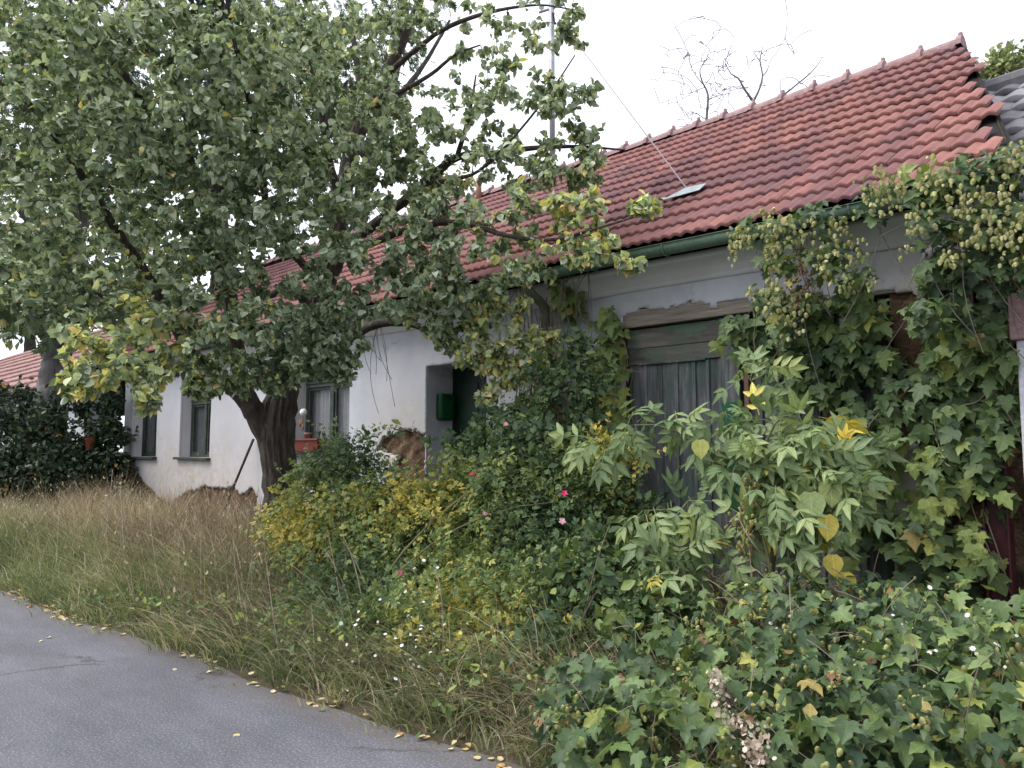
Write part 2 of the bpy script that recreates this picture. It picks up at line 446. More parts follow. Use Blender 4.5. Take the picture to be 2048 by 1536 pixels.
class MB:
    """Collects boxes, prisms and tubes as quads and triangles; build() links them as one mesh object."""

    def __init__(self):
        self.v, self.f = [], []

    def add(self, V, Fs):
        b = len(self.v)
        self.v += [tuple(map(float, p)) for p in V]
        self.f += [tuple(i + b for i in q) for q in Fs]
        return self

    def box(self, x0, x1, y0, y1, z0, z1):
        V = [(x, y, z) for x in (x0, x1) for y in (y0, y1) for z in (z0, z1)]
        return self.add(V, [(0, 1, 3, 2), (4, 6, 7, 5), (0, 4, 5, 1), (2, 3, 7, 6), (0, 2, 6, 4), (1, 5, 7, 3)])

    def rough_box(self, x0, x1, y0, y1, z0, z1, j=0.004):
        V = [(x + random.uniform(-j, j), y + random.uniform(-j, j), z + random.uniform(-j, j)) for x in (x0, x1) for y in (y0, y1) for z in (z0, z1)]
        return self.add(V, [(0, 1, 3, 2), (4, 6, 7, 5), (0, 4, 5, 1), (2, 3, 7, 6), (0, 2, 6, 4), (1, 5, 7, 3)])

    def extrude_x(self, prof, x0, x1, n=1, closed=False, wob=0.0):
        """Sweep a (y, z) profile along X."""
        k = len(prof)
        xs = np.linspace(x0, x1, n + 1)
        V = []
        for x in xs:
            d = wob * (math.sin(x * 1.3) + 0.6 * math.sin(x * 2.9 + 1))
            V += [(x, y, z + d) for y, z in prof]
        Fs = []
        for i in range(n):
            for j in range(k if closed else k - 1):
                a0 = i * k + j
                a1 = i * k + (j + 1) % k
                Fs.append((a0, a1, a1 + k, a0 + k))
        if closed:
            Fs.append(tuple(range(k - 1, -1, -1)))
            Fs.append(tuple(n * k + j for j in range(k)))
        return self.add(V, Fs)

    def tube(self, pts, rad, sides=10, caps=True):
        pts = np.asarray(pts, float)
        rad = np.broadcast_to(np.asarray(rad, float), (len(pts),))
        V, Fs = tube_arrays(pts[None], rad[None], sides)
        self.add(V, [tuple(q) for q in Fs])
        if caps:
            b = len(self.v) - len(V)
            self.f.append(tuple(b + i for i in range(sides - 1, -1, -1)))
            self.f.append(tuple(b + len(V) - sides + i for i in range(sides)))
        return self

    def build(self, name, material, parent=None, smooth=False, bevel=0.0, kind=None):
        me = bpy.data.meshes.new(name)
        me.from_pydata(self.v, [], self.f)
        me.update()
        if smooth:
            for p in me.polygons:
                p.use_smooth = True
        me.materials.append(MATS[material])
        o = put(name, me, parent, None, kind)
        if bevel:
            b = o.modifiers.new('bevel', 'BEVEL')
            b.width = bevel
            b.segments = 2
            b.limit_method = 'ANGLE'
        return o


def unit(v):
    v = np.asarray(v, float)
    return v / np.maximum(np.linalg.norm(v, axis=-1, keepdims=True), 1e-9)


def tube_arrays(P, R, S):
    """P (N, M, 3) polylines with radii R (N, M): rings of S vertices and the quads between them."""
    N, M, _ = P.shape
    d = np.empty_like(P)
    d[:, 1:-1] = P[:, 2:] - P[:, :-2]
    d[:, 0] = P[:, 1] - P[:, 0]
    d[:, -1] = P[:, -1] - P[:, -2]
    d = unit(d)
    mean = unit(P[:, -1] - P[:, 0])
    ref = np.where(np.abs(mean[:, 2:3]) > 0.8, np.array([[1.0, 0.13, 0.0]]), np.array([[0.1, 0.07, 1.0]]))
    u = unit(np.cross(d, ref[:, None, :]))
    v = np.cross(d, u)
    an = np.arange(S) * 2 * math.pi / S
    ring = u[:, :, None, :] * np.cos(an)[None, None, :, None] + v[:, :, None, :] * np.sin(an)[None, None, :, None]
    V = (P[:, :, None, :] + ring * R[:, :, None, None]).reshape(-1, 3)
    i, j, k = np.meshgrid(np.arange(N), np.arange(M - 1), np.arange(S), indexing='ij')
    a0 = (i * M + j) * S + k
    a1 = (i * M + j) * S + (k + 1) % S
    return V, np.stack([a0, a1, a1 + S, a0 + S], -1).reshape(-1, 4)


def tubes_mesh(name, P, R, S, material, tint=None):
    V, Q = tube_arrays(np.asarray(P, float), np.asarray(R, float), S)
    tt = None
    if tint is not None:
        tt = np.repeat(tint, P.shape[1] * S)
    return mesh_tris(name, V, Q, material, tt, True)


def spline(pts, step=0.12, cols=None):
    """Catmull-Rom through points given as rows; any number of columns (position, radius)."""
    A = np.asarray(pts, float)
    B = np.vstack([2 * A[0] - A[1], A, 2 * A[-1] - A[-2]])
    outp = []
    for i in range(1, len(B) - 2):
        n = max(2, int(np.linalg.norm(B[i + 1][:3] - B[i][:3]) / step))
        for s in np.linspace(0, 1, n, endpoint=False):
            p0, p1, p2, p3 = B[i - 1], B[i], B[i + 1], B[i + 2]
            outp.append(0.5 * ((2 * p1) + (p2 - p0) * s + (2 * p0 - 5 * p1 + 4 * p2 - p3) * s * s + (3 * p1 - p0 - 3 * p2 + p3) * s ** 3))
    outp.append(B[-2])
    return np.array(outp)


# ------------------------------------------------------------------ leaf shapes: base at the origin, tip along +Y, upper face +Z
def mirror_leaf(mid, side):
    """Midrib points and one side's outline: a leaf folded along its midrib."""
    m, s = len(mid), len(side)
    V = list(mid) + list(side) + [(-x, y, z) for x, y, z in side]
    T = []
    for off, flip in ((m, False), (m + s, True)):
        chain = [off + i for i in range(s)]
        a, b = 0, 0
        seq = []
        while a < m - 1 or b < s - 1:
            if b < s - 1 and (a == m - 1 or V[chain[b + 1]][1] <= V[a + 1][1]):
                seq.append((a, chain[b], chain[b + 1]))
                b += 1
            else:
                seq.append((a, chain[b], a + 1))
                a += 1
        T += [(q[0], q[2], q[1]) if flip else q for q in seq]
    return np.array(V, float), np.array(T, int)


OVATE = mirror_leaf([(0, 0, 0), (0, .35, -.03), (0, .7, -.03), (0, 1, -.1)], [(.16, -.04, .02), (.4, .14, .06), (.45, .4, .07), (.3, .7, .04), (.12, .88, -.02)])
OVATE_CURL = mirror_leaf([(0, 0, 0), (0, .35, .05), (0, .68, .02), (0, .95, -.2)], [(.16, -.03, .06), (.36, .14, .16), (.4, .4, .2), (.27, .68, .12), (.11, .85, -.06)])
OVATE_FOLD = mirror_leaf([(0, 0, 0), (0, .35, -.1), (0, .7, -.08), (0, 1, -.02)], [(.12, -.02, .04), (.26, .14, .2), (.28, .42, .24), (.2, .72, .14), (.08, .9, .02)])
SMALL = mirror_leaf([(0, 0, 0), (0, .5, -.04), (0, 1, -.06)], [(.12, .1, .02), (.31, .45, .06), (.16, .82, .0)])
LANCE = mirror_leaf([(0, 0, 0), (0, .45, -.02), (0, 1, -.16)], [(.1, .1, .02), (.21, .38, .05), (.12, .76, -.03)])


def fan_leaf(half, centre):
    pts = list(half) + [(-x, y, z) for x, y, z in half[::-1] if abs(x) > 1e-6]
    V = [centre] + pts
    n = len(pts)
    T = [(0, 1 + i, 1 + (i + 1) % n) for i in range(n)]
    return np.array(V, float), np.array(T, int)


LOBED = fan_leaf([(0, 0, 0), (.16, -.13, .0), (.34, -.1, -.02), (.5, .06, -.07), (.4, .14, .02), (.44, .26, .03), (.66, .5, -.08), (.46, .5, .0), (.27, .48, .04), (.3, .68, .01), (.14, .88, -.03), (0, 1.08, -.12)], (0, .3, -.03))
LOBED3 = fan_leaf([(0, 0, 0), (.2, -.1, .0), (.4, .0, -.02), (.46, .2, .01), (.56, .42, -.06), (.36, .42, .02), (.24, .46, .03), (.27, .66, .0), (.13, .86, -.04), (0, 1.0, -.1)], (0, .28, -.03))


def bent(shape, cx, cy, tw=0.0):
    V = shape[0].copy()
    V[:, 2] += cx * V[:, 0] ** 2 + cy * (V[:, 1] - .3) ** 2 + tw * V[:, 0] * V[:, 1]
    return V, shape[1], shape[0][:, :2]


LOB = [LOBED, bent(LOBED3, .5, -.35), bent(LOBED, -.45, -.3, .3), bent(LOBED3, .2, .3, -.4), bent(LOBED, .7, -.1, -.2)]


def compound(pairs, leaflet, size, spread):
    Vs, Ts, XY, off = [], [], [], 0

    def addl(p, ang, s, dz):
        nonlocal off
        V, T = leaflet
        XY.append(V[:, :2])
        c, sn = math.cos(ang), math.sin(ang)
        W = np.empty_like(V)
        W[:, 0] = (V[:, 0] * c + V[:, 1] * sn) * s + p[0]
        W[:, 1] = (-V[:, 0] * sn + V[:, 1] * c) * s + p[1]
        W[:, 2] = V[:, 2] * s + p[2] - dz * V[:, 1] * s
        Vs.append(W)
        Ts.append(T + off)
        off += len(V)
    for i in range(pairs):
        y = 0.25 + 0.45 * i / max(1, pairs - 1)
        for sg in (-1, 1):
            addl((0, y, -0.08 * y * y), sg * spread * (1.0 - 0.12 * i), size * (0.85 + 0.1 * i), 0.25)
    addl((0, 0.72, -0.05), 0.0, size * 1.1, 0.3)
    Vs.append(np.array([(-.012, 0, 0), (.012, 0, 0), (.008, .74, -.05), (-.008, .74, -.05)]))
    Ts.append(np.array([(0, 1, 2), (0, 2, 3)]) + off)
    XY.append(np.full((4, 2), .5))
    return np.vstack(Vs), np.vstack(Ts), np.vstack(XY)


ELDER = compound(2, LANCE, .52, 1.0)
ELDER3 = compound(3, LANCE, .44, 1.0)
ROSE = compound(2, SMALL, .34, 1.05)
ASH = compound(4, LANCE, .34, 1.0)


def cone_shape():
    rings = [(0.02, 0.0), (.28, .07), (.2, .1), (.38, .24), (.29, .27), (.42, .43), (.32, .46), (.36, .63), (.24, .66), (.25, .83), (.02, 1.0)]
    S = 6
    V, T = [], []
    for i, (r, y) in enumerate(rings):
        for k in range(S):
            an = 2 * math.pi * (k + 0.25 * i) / S
            V.append((r * math.cos(an), y, r * math.sin(an)))
    for i in range(len(rings) - 1):
        for k in range(S):
            a0, a1 = i * S + k, i * S + (k + 1) % S
            T += [(a0, a1 + S, a1), (a0, a0 + S, a1 + S)]
    return np.array(V), np.array(T)


CONE = cone_shape()


def flower_shape(n, inner, rise, layers):
    V, T = [], []
    for L in range(layers):
        sc = 1.0 - 0.28 * L
        for k in range(n):
            an = 2 * math.pi * (k + 0.5 * L) / n
            c, s = math.cos(an), math.sin(an)
            b = len(V)
            for rr, ww, zz in ((inner, -.08, 0), (inner, .08, 0), (.62, .34, rise * .6), (1.0, .14, rise), (1.0, -.14, rise), (.62, -.34, rise * .6)):
                rr, ww = rr * sc, ww * sc
                V.append((rr * c - ww * s, rr * s + ww * c, zz + 0.16 * L))
            T += [(b, b + 1, b + 2), (b, b + 2, b + 5), (b + 5, b + 2, b + 3), (b + 5, b + 3, b + 4)]
    V = np.array(V)
    return V[:, [0, 2, 1]], np.array(T)[:, [0, 2, 1]]      # opens along +Y


ROSEFLOWER = flower_shape(5, .05, .55, 3)
DAISY = flower_shape(7, .1, .12, 1)


def rotations(axis, hint):
    """Matrices whose +Y column is axis and whose +Z column leans towards hint."""
    y = unit(axis)
    x = np.cross(y, hint)
    bad = np.linalg.norm(x, axis=1) < 1e-3
    x[bad] = np.cross(y[bad], np.array([[0.3, 1.0, 0.2]]))
    x = unit(x)
    z = np.cross(x, y)
    return np.stack([x, y, z], -1)


def leaf_xy(shape):
    return shape[2] if len(shape) > 2 else shape[0][:, :2]


def scatter_arrays(shape, P, Rm, S):
    V, T = shape[:2]
    N = len(P)
    W = np.einsum('nij,vj->nvi', Rm, V) * S[:, None, None] + P[:, None, :]
    F = T[None] + (np.arange(N) * len(V))[:, None, None]
    return W.reshape(-1, 3), F.reshape(-1, 3), len(V)


def on_screen(P):
    q = P - CAM
    dep = q @ FWD
    rt = q @ np.array([FWD[1], -FWD[0], 0.0])
    ok = (dep > 0.4) & (np.abs(rt) < dep * 0.665) & (q[:, 2] < dep * 0.6) & (q[:, 2] > -dep * 0.42)
    return ok, dep


def leaves(parent, name, rest, shapes, P, axis, hint, S, tint, material, singles, seed=0, front=None):
    """Leaves of one plant: the ones that show largest are objects of their own (shared meshes), the rest one mesh."""
    P, S, tint = np.asarray(P, float), np.asarray(S, float), np.clip(np.asarray(tint, float), 0, 1)
    Rm = rotations(np.asarray(axis, float), np.asarray(hint, float))
    N = len(P)
    which = np.arange(N) % len(shapes)
    ok, dep = on_screen(P)
    score = np.where(ok, S / np.maximum(dep, 0.3), -1.0)
    if front is not None:
        score = score * np.where(front, 1.0, 0.2)
    order = np.argsort(-score)
    pick = order[:singles]
    pick = pick[score[pick] > 0]
    mask = np.zeros(N, bool)
    mask[pick] = True
    cache = {}
    for i in pick:
        key = (int(which[i]), int(min(11, tint[i] * 12)))
        if key not in cache:
            V, T = shapes[key[0]][:2]
            xy = leaf_xy(shapes[key[0]])
            cache[key] = mesh_tris(name, V, T, material, np.full(len(V), (key[1] + 0.5) / 12), False, {'lx': xy[:, 0], 'ly': xy[:, 1]})
        R3 = Matrix(Rm[i].tolist()).to_4x4()
        put(name, cache[key], parent, Matrix.Translation(Vector(P[i])) @ R3 @ Matrix.Scale(float(S[i]), 4))
    Vs, Fs, Ts, XY, off = [], [], [], [], 0
    for k, sh in enumerate(shapes):
        idx = np.where(~mask & (which == k))[0]
        if len(idx) == 0:
            continue
        V, F, nv = scatter_arrays(sh, P[idx], Rm[idx], S[idx])
        Vs.append(V)
        Fs.append(F + off)
        Ts.append(np.repeat(tint[idx], nv))
        XY.append(np.tile(leaf_xy(sh), (len(idx), 1)))
        off += len(V)
    if Vs:
        XY = np.vstack(XY)
        put(rest, mesh_tris(rest, np.vstack(Vs), np.vstack(Fs), material, np.concatenate(Ts), False, {'lx': XY[:, 0], 'ly': XY[:, 1]}), parent, None, 'stuff')


def rnd_dirs(n):
    return unit(rng.normal(size=(n, 3)))


def beziers(A, B, C, M):
    s = np.linspace(0, 1, M)[None, :, None]
    return A[:, None] * (1 - s) ** 2 + 2 * B[:, None] * s * (1 - s) + C[:, None] * s ** 2


def inside_blobs(blobs, total, shell=0.0, least=1):
    """Points spread through ellipsoids (x, y, z, radius, weight[, squash]); shell > 0 pushes them outwards."""
    w8 = np.array([b[3] ** 2.1 * b[4] for b in blobs])
    cnt = np.maximum([least if b[3] > .2 else min(least, 9) for b in blobs], np.round(total * w8 / w8.sum())).astype(int)
    P, D, I = [], [], []
    for bi, (b, n) in enumerate(zip(blobs, cnt)):
        d = rnd_dirs(n)
        r = rng.uniform(shell, 1.0, (n, 1)) ** (0.5 if shell == 0 else 1.0)
        sq = np.array([1, 1, b[5] if len(b) > 5 else 0.8])
        P.append(np.array(b[:3]) + d * r * b[3] * sq)
        D.append(d)
        I.append(np.full(n, bi))
    return np.vstack(P), np.vstack(D), np.concatenate(I)

# ------------------------------------------------------------------ the setting


def road_edge(x):
    x = np.asarray(x, float)
    return -3.28 + 0.062 * (np.clip(x, -16, 4) + 2.84) + 0.035 * np.sin(x * 1.7) + 0.02 * np.sin(x * 4.3 + 1)


def gz(x, y):
    """Height of the verge: road level at the kerbless edge, rising to the foot of the house."""
    x, y = np.asarray(x, float), np.asarray(y, float)
    s = np.clip((y - road_edge(x)) / 2.9, 0, 1)
    s = s * s * (3 - 2 * s)
    return 0.012 + 0.36 * s + s * (0.03 * np.sin(x * 2.1 + y) + 0.025 * np.sin(y * 3.7 + x * 0.9))


def sheet(name, xs, rows, zf, material, extra=None):
    """A grid sheet: for each x the list of y values rows(x); height zf(x, y)."""
    V, Fs = [], []
    Y = np.array([rows(x) for x in xs])
    X = np.repeat(np.array(xs)[:, None], Y.shape[1], 1)
    Z = zf(X, Y)
    n, k = Y.shape
    V = np.stack([X, Y, Z], -1).reshape(-1, 3)
    i, j = np.meshgrid(np.arange(n - 1), np.arange(k - 1), indexing='ij')
    a0 = i * k + j
    Q = np.stack([a0, a0 + k, a0 + k + 1, a0 + 1], -1).reshape(-1, 4)
    o = put(name, mesh_tris(name, V, Q, material, None, True, {k_: f_(X, Y).ravel() for k_, f_ in extra.items()} if extra else None))
    o['kind'] = 'structure'
    return o


sheet('ground', np.linspace(-900, 900, 7), lambda x: np.linspace(-900, 900, 7), lambda x, y: x * 0 - 0.03, 'field')
sheet('road', np.concatenate([[-90, -40], np.arange(-24, 9, 0.25), [40, 90]]), lambda x: np.concatenate([[-9.4, -8.0, -6.5, -5.5, -4.8], float(road_edge(x)) - np.array([.55, .3, .16, .08, 0.0])]), lambda x, y: x * 0 + 0.0, 'asphalt',
      {'grit': lambda x, y: np.clip(1 - (road_edge(x) - y) / .3, 0, 1)})
sheet('verge', np.concatenate([[-90, -50], np.arange(-30, 9, 0.3), [40]]), lambda x: float(road_edge(x)) - 0.02 + np.concatenate([[-0.12], np.linspace(0, 4.6, 24)]), lambda x, y: np.where(y < road_edge(x) - 0.01, -0.02, gz(x, y)), 'soil')

# ------------------------------------------------------------------ the house
house = thing('village_house', 'long low whitewashed house with red tiled roof, plaster fallen off in patches', 'house', (-9.0, 1.5, 0.3))
X0, X1 = -17.2, -0.92
WALL_TOP = 3.36
OPEN = {'w1': (-16.72, -15.48, 1.47, 2.92), 'w2': (-14.42, -13.17, 1.47, 2.92), 'w3': (-10.42, -8.97, 1.56, 3.02),
        'door': (-7.33, -6.27, 0.3, 2.64), 'gate': (-4.36, -1.93, 0.1, 2.79)}


OPEN0 = OPEN


def poly_inside(px, pz, poly):
    ins = np.zeros(px.shape, bool)
    n = len(poly)
    for i in range(n):
        x0, z0 = poly[i]
        x1, z1 = poly[(i + 1) % n]
        hit = ((z0 > pz) != (z1 > pz)) & (px < (x1 - x0) * (pz - z0) / (z1 - z0 + 1e-12) + x0)
        ins ^= hit
    return ins


def xz(pts):
    return [(p[0], p[2]) for p in pts]


# where the plaster has come away
DAMAGE = [
    xz([(-17.224, 0.000, 1.442), (-16.715, 0.000, 1.291), (-16.084, 0.000, 0.979), (-15.251, 0.000, 0.676), (-14.630, 0.000, 0.609), (-14.068, 0.000, 0.835), (-13.272, 0.000, 0.969), (-12.743, 0.000, 0.952), (-12.281, 0.000, 1.001),
        (-12.065, 0.000, 0.876), (-11.655, 0.000, 0.988), (-11.470, 0.000, 0.868), (-11.395, 0.000, 0.102), (-17.126, 0.000, -0.376)]),
    xz([(-8.348, 0.000, 1.600), (-8.199, 0.000, 1.731), (-8.031, 0.000, 1.808), (-7.784, 0.000, 1.855), (-7.494, 0.000, 1.837), (-7.339, 0.000, 1.798), (-7.327, 0.000, 0.987), (-7.826, 0.000, 0.902), (-7.998, 0.000, 1.278), (-7.859, 0.000, 1.523), (-8.153, 0.000, 1.567)]),
    xz([(-4.418, 0.000, 2.775), (-4.344, 0.000, 2.926), (-4.041, 0.000, 2.967), (-3.821, 0.000, 2.929), (-3.531, 0.000, 2.947), (-3.380, 0.000, 2.913), (-3.247, 0.000, 2.927), (-2.967, 0.000, 2.876), (-2.665, 0.000, 2.899), (-2.180, 0.000, 2.823), (-1.811, 0.000, 2.810), (-1.508, 0.000, 2.707), (-1.528, 0.000, 2.252), (-4.421, 0.000, 2.585)]),
    xz([(-1.923, 0.000, 2.246), (-1.657, 0.000, 2.337), (-1.387, 0.000, 2.530), (-0.933, 0.000, 2.614), (-0.992, 0.000, 0.289), (-1.742, 0.000, 0.336), (-1.729, 0.000, 1.271), (-1.695, 0.000, 1.454), (-1.738, 0.000, 1.637), (-1.890, -0.000, 1.713)]),
    xz([(-5.594, 0.000, 1.925), (-5.377, 0.000, 2.186), (-5.203, 0.000, 2.230), (-5.117, -0.000, 1.860), (-5.107, 0.000, 1.342), (-5.523, -0.000, 1.386)]),
]


def wall_skin(name, cell, y_base, amp, material, with_damage, rim, parent):
    OPEN = OPEN0 if with_damage else {k: (v[0] - .03, v[1] + .03, v[2], v[3] + .03) for k, v in OPEN0.items()}
    xs = np.arange(X0, X1 + cell, cell)
    zs = np.arange(0.0, WALL_TOP + cell, cell)
    for o in OPEN.values():
        xs = xs[(np.abs(xs - o[0]) > cell * .6) & (np.abs(xs - o[1]) > cell * .6)]
        zs = zs[(np.abs(zs - o[2]) > cell * .6) & (np.abs(zs - o[3]) > cell * .6)]
    xs = np.unique(np.concatenate([xs, [v for o in OPEN.values() for v in o[:2]]]))
    zs = np.unique(np.concatenate([zs, [v for o in OPEN.values() for v in o[2:]]]))
    nx, nz = len(xs), len(zs)
    X, Z = np.meshgrid(xs, zs, indexing='ij')
    lock = np.zeros(X.shape, bool)
    for o in OPEN.values():
        for v in o[:2]:
            lock |= np.abs(X - v) < 1e-6
        for v in o[2:]:
            lock |= np.abs(Z - v) < 1e-6
    jit = np.where(lock, 0, 1) * cell * 0.42
    Xj, Zj = X + rng.uniform(-1, 1, X.shape) * jit, Z + rng.uniform(-1, 1, X.shape) * jit
    Yv = y_base + amp * (np.sin(X * 1.1 + Z * .7) + .7 * np.sin(X * 2.3 - Z * 1.9 + 1) + .4 * np.sin(X * 5.1 + 2) * np.sin(Z * 4.3))
    if not with_damage:
        Yv = Yv + 0.028 * np.sin(X * 23 + 3 * np.sin(Z * 9)) * np.sin(Z * 19 + X * 3) + rng.uniform(-.008, .008, X.shape)
    cx, cz = (X[:-1, :-1] + X[1:, 1:]) / 2, (Z[:-1, :-1] + Z[1:, 1:]) / 2
    keep = np.ones(cx.shape, bool)
    for o in OPEN.values():
        keep &= ~((cx > o[0]) & (cx < o[1]) & (cz > o[2]) & (cz < o[3]))
    damp = np.exp(-np.clip(Z - 0.3, 0, 9) / 0.55)
    if with_damage:
        qx = cx + .014 * np.sin(cz * 19) + .012 * np.sin(cz * 67 + cx * 20)
        qz = cz + .012 * np.sin(cx * 11 + 1) + .01 * np.sin(cx * 37)
        for pi, poly in enumerate(DAMAGE):
            keep &= ~poly_inside(qx, qz, poly)
            if pi == 2:
                continue
            bx = np.array([p[0] for p in poly])
            bz = np.array([p[1] for p in poly])
            d2 = ((X - bx.mean()) / (np.ptp(bx) * .75 + .1)) ** 2 + ((Z - bz.mean()) / (np.ptp(bz) * .95 + .1)) ** 2
            damp = np.maximum(damp, .9 * np.exp(-d2 * 1.6))
    idx = np.arange(nx * nz).reshape(nx, nz)
    Q = np.stack([idx[:-1, :-1], idx[1:, :-1], idx[1:, 1:], idx[:-1, 1:]], -1)[keep]
    V = np.stack([Xj, Yv, Zj], -1).reshape(-1, 3)
    # rim of the broken edge
    E = np.concatenate([Q[:, [0, 1]], Q[:, [1, 2]], Q[:, [2, 3]], Q[:, [3, 0]]])
    key = np.sort(E, 1)
    _, inv, cnt = np.unique(key[:, 0].astype(np.int64) * (nx * nz) + key[:, 1], return_inverse=True, return_counts=True)
    B = E[cnt[inv] == 1]
    V2 = V.copy()
    V2[:, 1] += rim
    QR = np.stack([B[:, 1], B[:, 0], B[:, 0] + nx * nz, B[:, 1] + nx * nz], -1)
    me = mesh_tris(name, np.vstack([V, V2]), np.vstack([Q, QR]), material, None, False, {'damp': np.concatenate([damp.ravel()] * 2)})
    return put(name, me, parent)


wall_skin('plaster', 0.03, 0.0, 0.006, 'plaster', True, 0.04, house)
wall_skin('clay_wall', 0.05, 0.05, 0.008, 'clay_wall', False, 0.3, house)
b = MB()
b.box(X0 - .02, X0 + .4, 0.06, 6.0, 0, 3.5).box(X0, X1 - 2.0, 5.6, 6.0, 0, 3.5).box(X1 - .4, X1, .36, 4, 0, 3.3)
b.build('side_wall', 'clay_wall', house)
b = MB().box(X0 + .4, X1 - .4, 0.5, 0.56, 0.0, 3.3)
b.build('dark_backing', 'dark_inside', house)  # near-black backing sheet: the gloom of the rooms is in its colour

# cornice under the eaves
prof = [(-.004, 3.13), (-.03, 3.135), (-.03, 3.165), (-.045, 3.175), (-.07, 3.22), (-.13, 3.27), (-.2, 3.29), (-.21, 3.295), (-.21, 3.35), (.06, 3.36)]
MB().extrude_x(prof, X0 - .05, -5.1, 40, False, .004).build('cornice', 'cornice_plaster', house, True)
prof2 = [(y * 1.03 - .003, z) for y, z in prof]
MB().extrude_x(prof2, -5.1, X1, 20, False, .004).build('cornice', 'cornice_plaster', house, True)

# windows
LACE_ROWS = 0


def window(o, sill_h, curtain, lace=False):
    x0, x1, z0, z1 = o
    yf = 0.2
    fr = MB()
    tk = 0.055
    fr.box(x0, x0 + tk, yf, yf + .07, z0, z1).box(x1 - tk, x1, yf, yf + .07, z0, z1)
    fr.box(x0 + tk, x1 - tk, yf, yf + .07, z0, z0 + tk).box(x0 + tk, x1 - tk, yf, yf + .07, z1 - tk, z1)
    wn = fr.build('window', 'dark_green_paint', house, False, .004)
    zt = z0 + (z1 - z0) * .7
    MB().box(x0 + tk, x1 - tk, yf - .02, yf + .06, zt - .04, zt + .04).box(x0 + tk, x1 - tk, yf - .045, yf - .02, zt + .015, zt + .04).build('transom', 'dark_green_paint', wn, False, .004)
    xm = (x0 + x1) / 2
    MB().box(xm - .045, xm + .045, yf - .012, yf + .062, z0 + tk, zt - .04).build('mullion', 'dark_green_paint', wn, False, .004)
    MB().box(xm - .03, xm + .03, yf - .006, yf + .062, zt + .04, z1 - tk).build('mullion', 'dark_green_paint', wn, False, .004)
    sw = .04
    for a0, a1, c0, c1 in ((x0 + tk, xm - .045, z0 + tk, zt - .04), (xm + .045, x1 - tk, z0 + tk, zt - .04), (x0 + tk, xm - .03, zt + .04, z1 - tk), (xm + .03, x1 - tk, zt + .04, z1 - tk)):
        s = MB()
        s.box(a0 + .002, a0 + sw, yf + .012, yf + .052, c0 + .002, c1 - .002).box(a1 - sw, a1 - .002, yf + .012, yf + .052, c0 + .002, c1 - .002)
        s.box(a0 + sw, a1 - sw, yf + .012, yf + .052, c0 + .002, c0 + sw).box(a0 + sw, a1 - sw, yf + .012, yf + .052, c1 - sw, c1 - .002)
        s.build('sash', 'dark_green_paint', wn, False, .003)
        MB().box(a0 + sw, a1 - sw, yf + .03, yf + .034, c0 + sw, c1 - sw).build('pane', 'pane_glass', wn)
    # curtain hanging in folds behind the glass
    for a0, a1 in ((x0 + tk, xm - .03), (xm + .03, x1 - tk)):
        n = 48
        xs = np.linspace(a0, a1, n)
        V, Q = [], []
        ph = random.uniform(0, 6)
        for k, z in enumerate((z0 + .06, z0 + .5, z1 - .06)):
            V += [(x, yf + .11 + (.016, .014, .01)[k] * math.sin(x * 62 + ph + 1.5 * math.sin(x * 9)) + .006 * math.sin(x * 140), z) for x in xs]
        for k in range(2):
            Q += [(k * n + i, k * n + i + 1, (k + 1) * n + i + 1, (k + 1) * n + i) for i in range(n - 1)]
        cu = MB().add(V, Q).build('curtain', curtain, wn, True)
        if lace:
            for q in range(3):
                mo = MB()
                cx, cz = a0 + (a1 - a0) * (q + .5) / 3 + random.uniform(-.02, .02), z0 + .26
                for sg in (-1, 1):
                    pts = [(cx + sg * (.018 + .016 * math.sin(s)), yf + .088, cz + .06 * math.cos(s)) for s in np.linspace(0, math.pi, 7)]
                    mo.tube(pts, .007, 5)
                mo.build('lace_motif', 'lace_motif', wn, False, 0.0, 'stuff')
    # plastered reveal and board sill
    r = MB()
    r.box(x0 - .012, x0 - .002, .005, yf + .3, z0 - .01, z1 + .01).box(x1 + .002, x1 + .012, .005, yf + .3, z0 - .01, z1 + .01).box(x0 - .012, x1 + .012, .005, yf + .3, z1 + .002, z1 + .012)
    r.build('reveal', 'cornice_plaster', wn)
    MB().rough_box(x0 - .06, x1 + .05, -.09, yf - .003, z0 - sill_h, z0 - .003, .004).build('sill', 'dark_green_paint', wn, False, .006)
    return wn


window(OPEN['w1'], .05, 'grey_curtain')
window(OPEN['w2'], .05, 'grey_curtain')
window(OPEN['w3'], .06, 'lace', True)

# recessed front door
x0, x1, z0, z1 = OPEN['door']
dr = MB()
dr.box(x0 - .02, x1 + .02, .44, .49, z0, z1 + .02)
door = dr.build('door', 'door_paint', house, False, .004)
for a0, a1, c0, c1 in ((x0 + .12, x0 + .48, z0 + .2, z0 + .95), (x1 - .48, x1 - .12, z0 + .2, z0 + .95), (x0 + .12, x0 + .48, z0 + 1.1, z1 - .2), (x1 - .48, x1 - .12, z0 + 1.1, z1 - .2)):
    MB().box(a0, a1, .425, .438, c0, c1).build('panel', 'door_paint', door, False, .008)
MB().tube([(x1 - .08, .438, z0 + 1.05), (x1 - .08, .38, z0 + 1.05), (x1 - .2, .375, z0 + 1.05)], .011, 8).build('handle', 'galvanised', door, True)
r = MB()
r.box(x0 - .014, x0 - .002, .004, .44, z0, z1 + .014).box(x1 + .002, x1 + .014, .004, .44, z0, z1 + .014).box(x0 - .002, x1 + .002, .004, .44, z1 + .002, z1 + .014)
r.build('door_reveal', 'plaster', house)
MB().rough_box(x0 - .2, x1 + .2, -.45, .42, .1, .29, .01).build('doorstep', 'stone', house, False, .015)

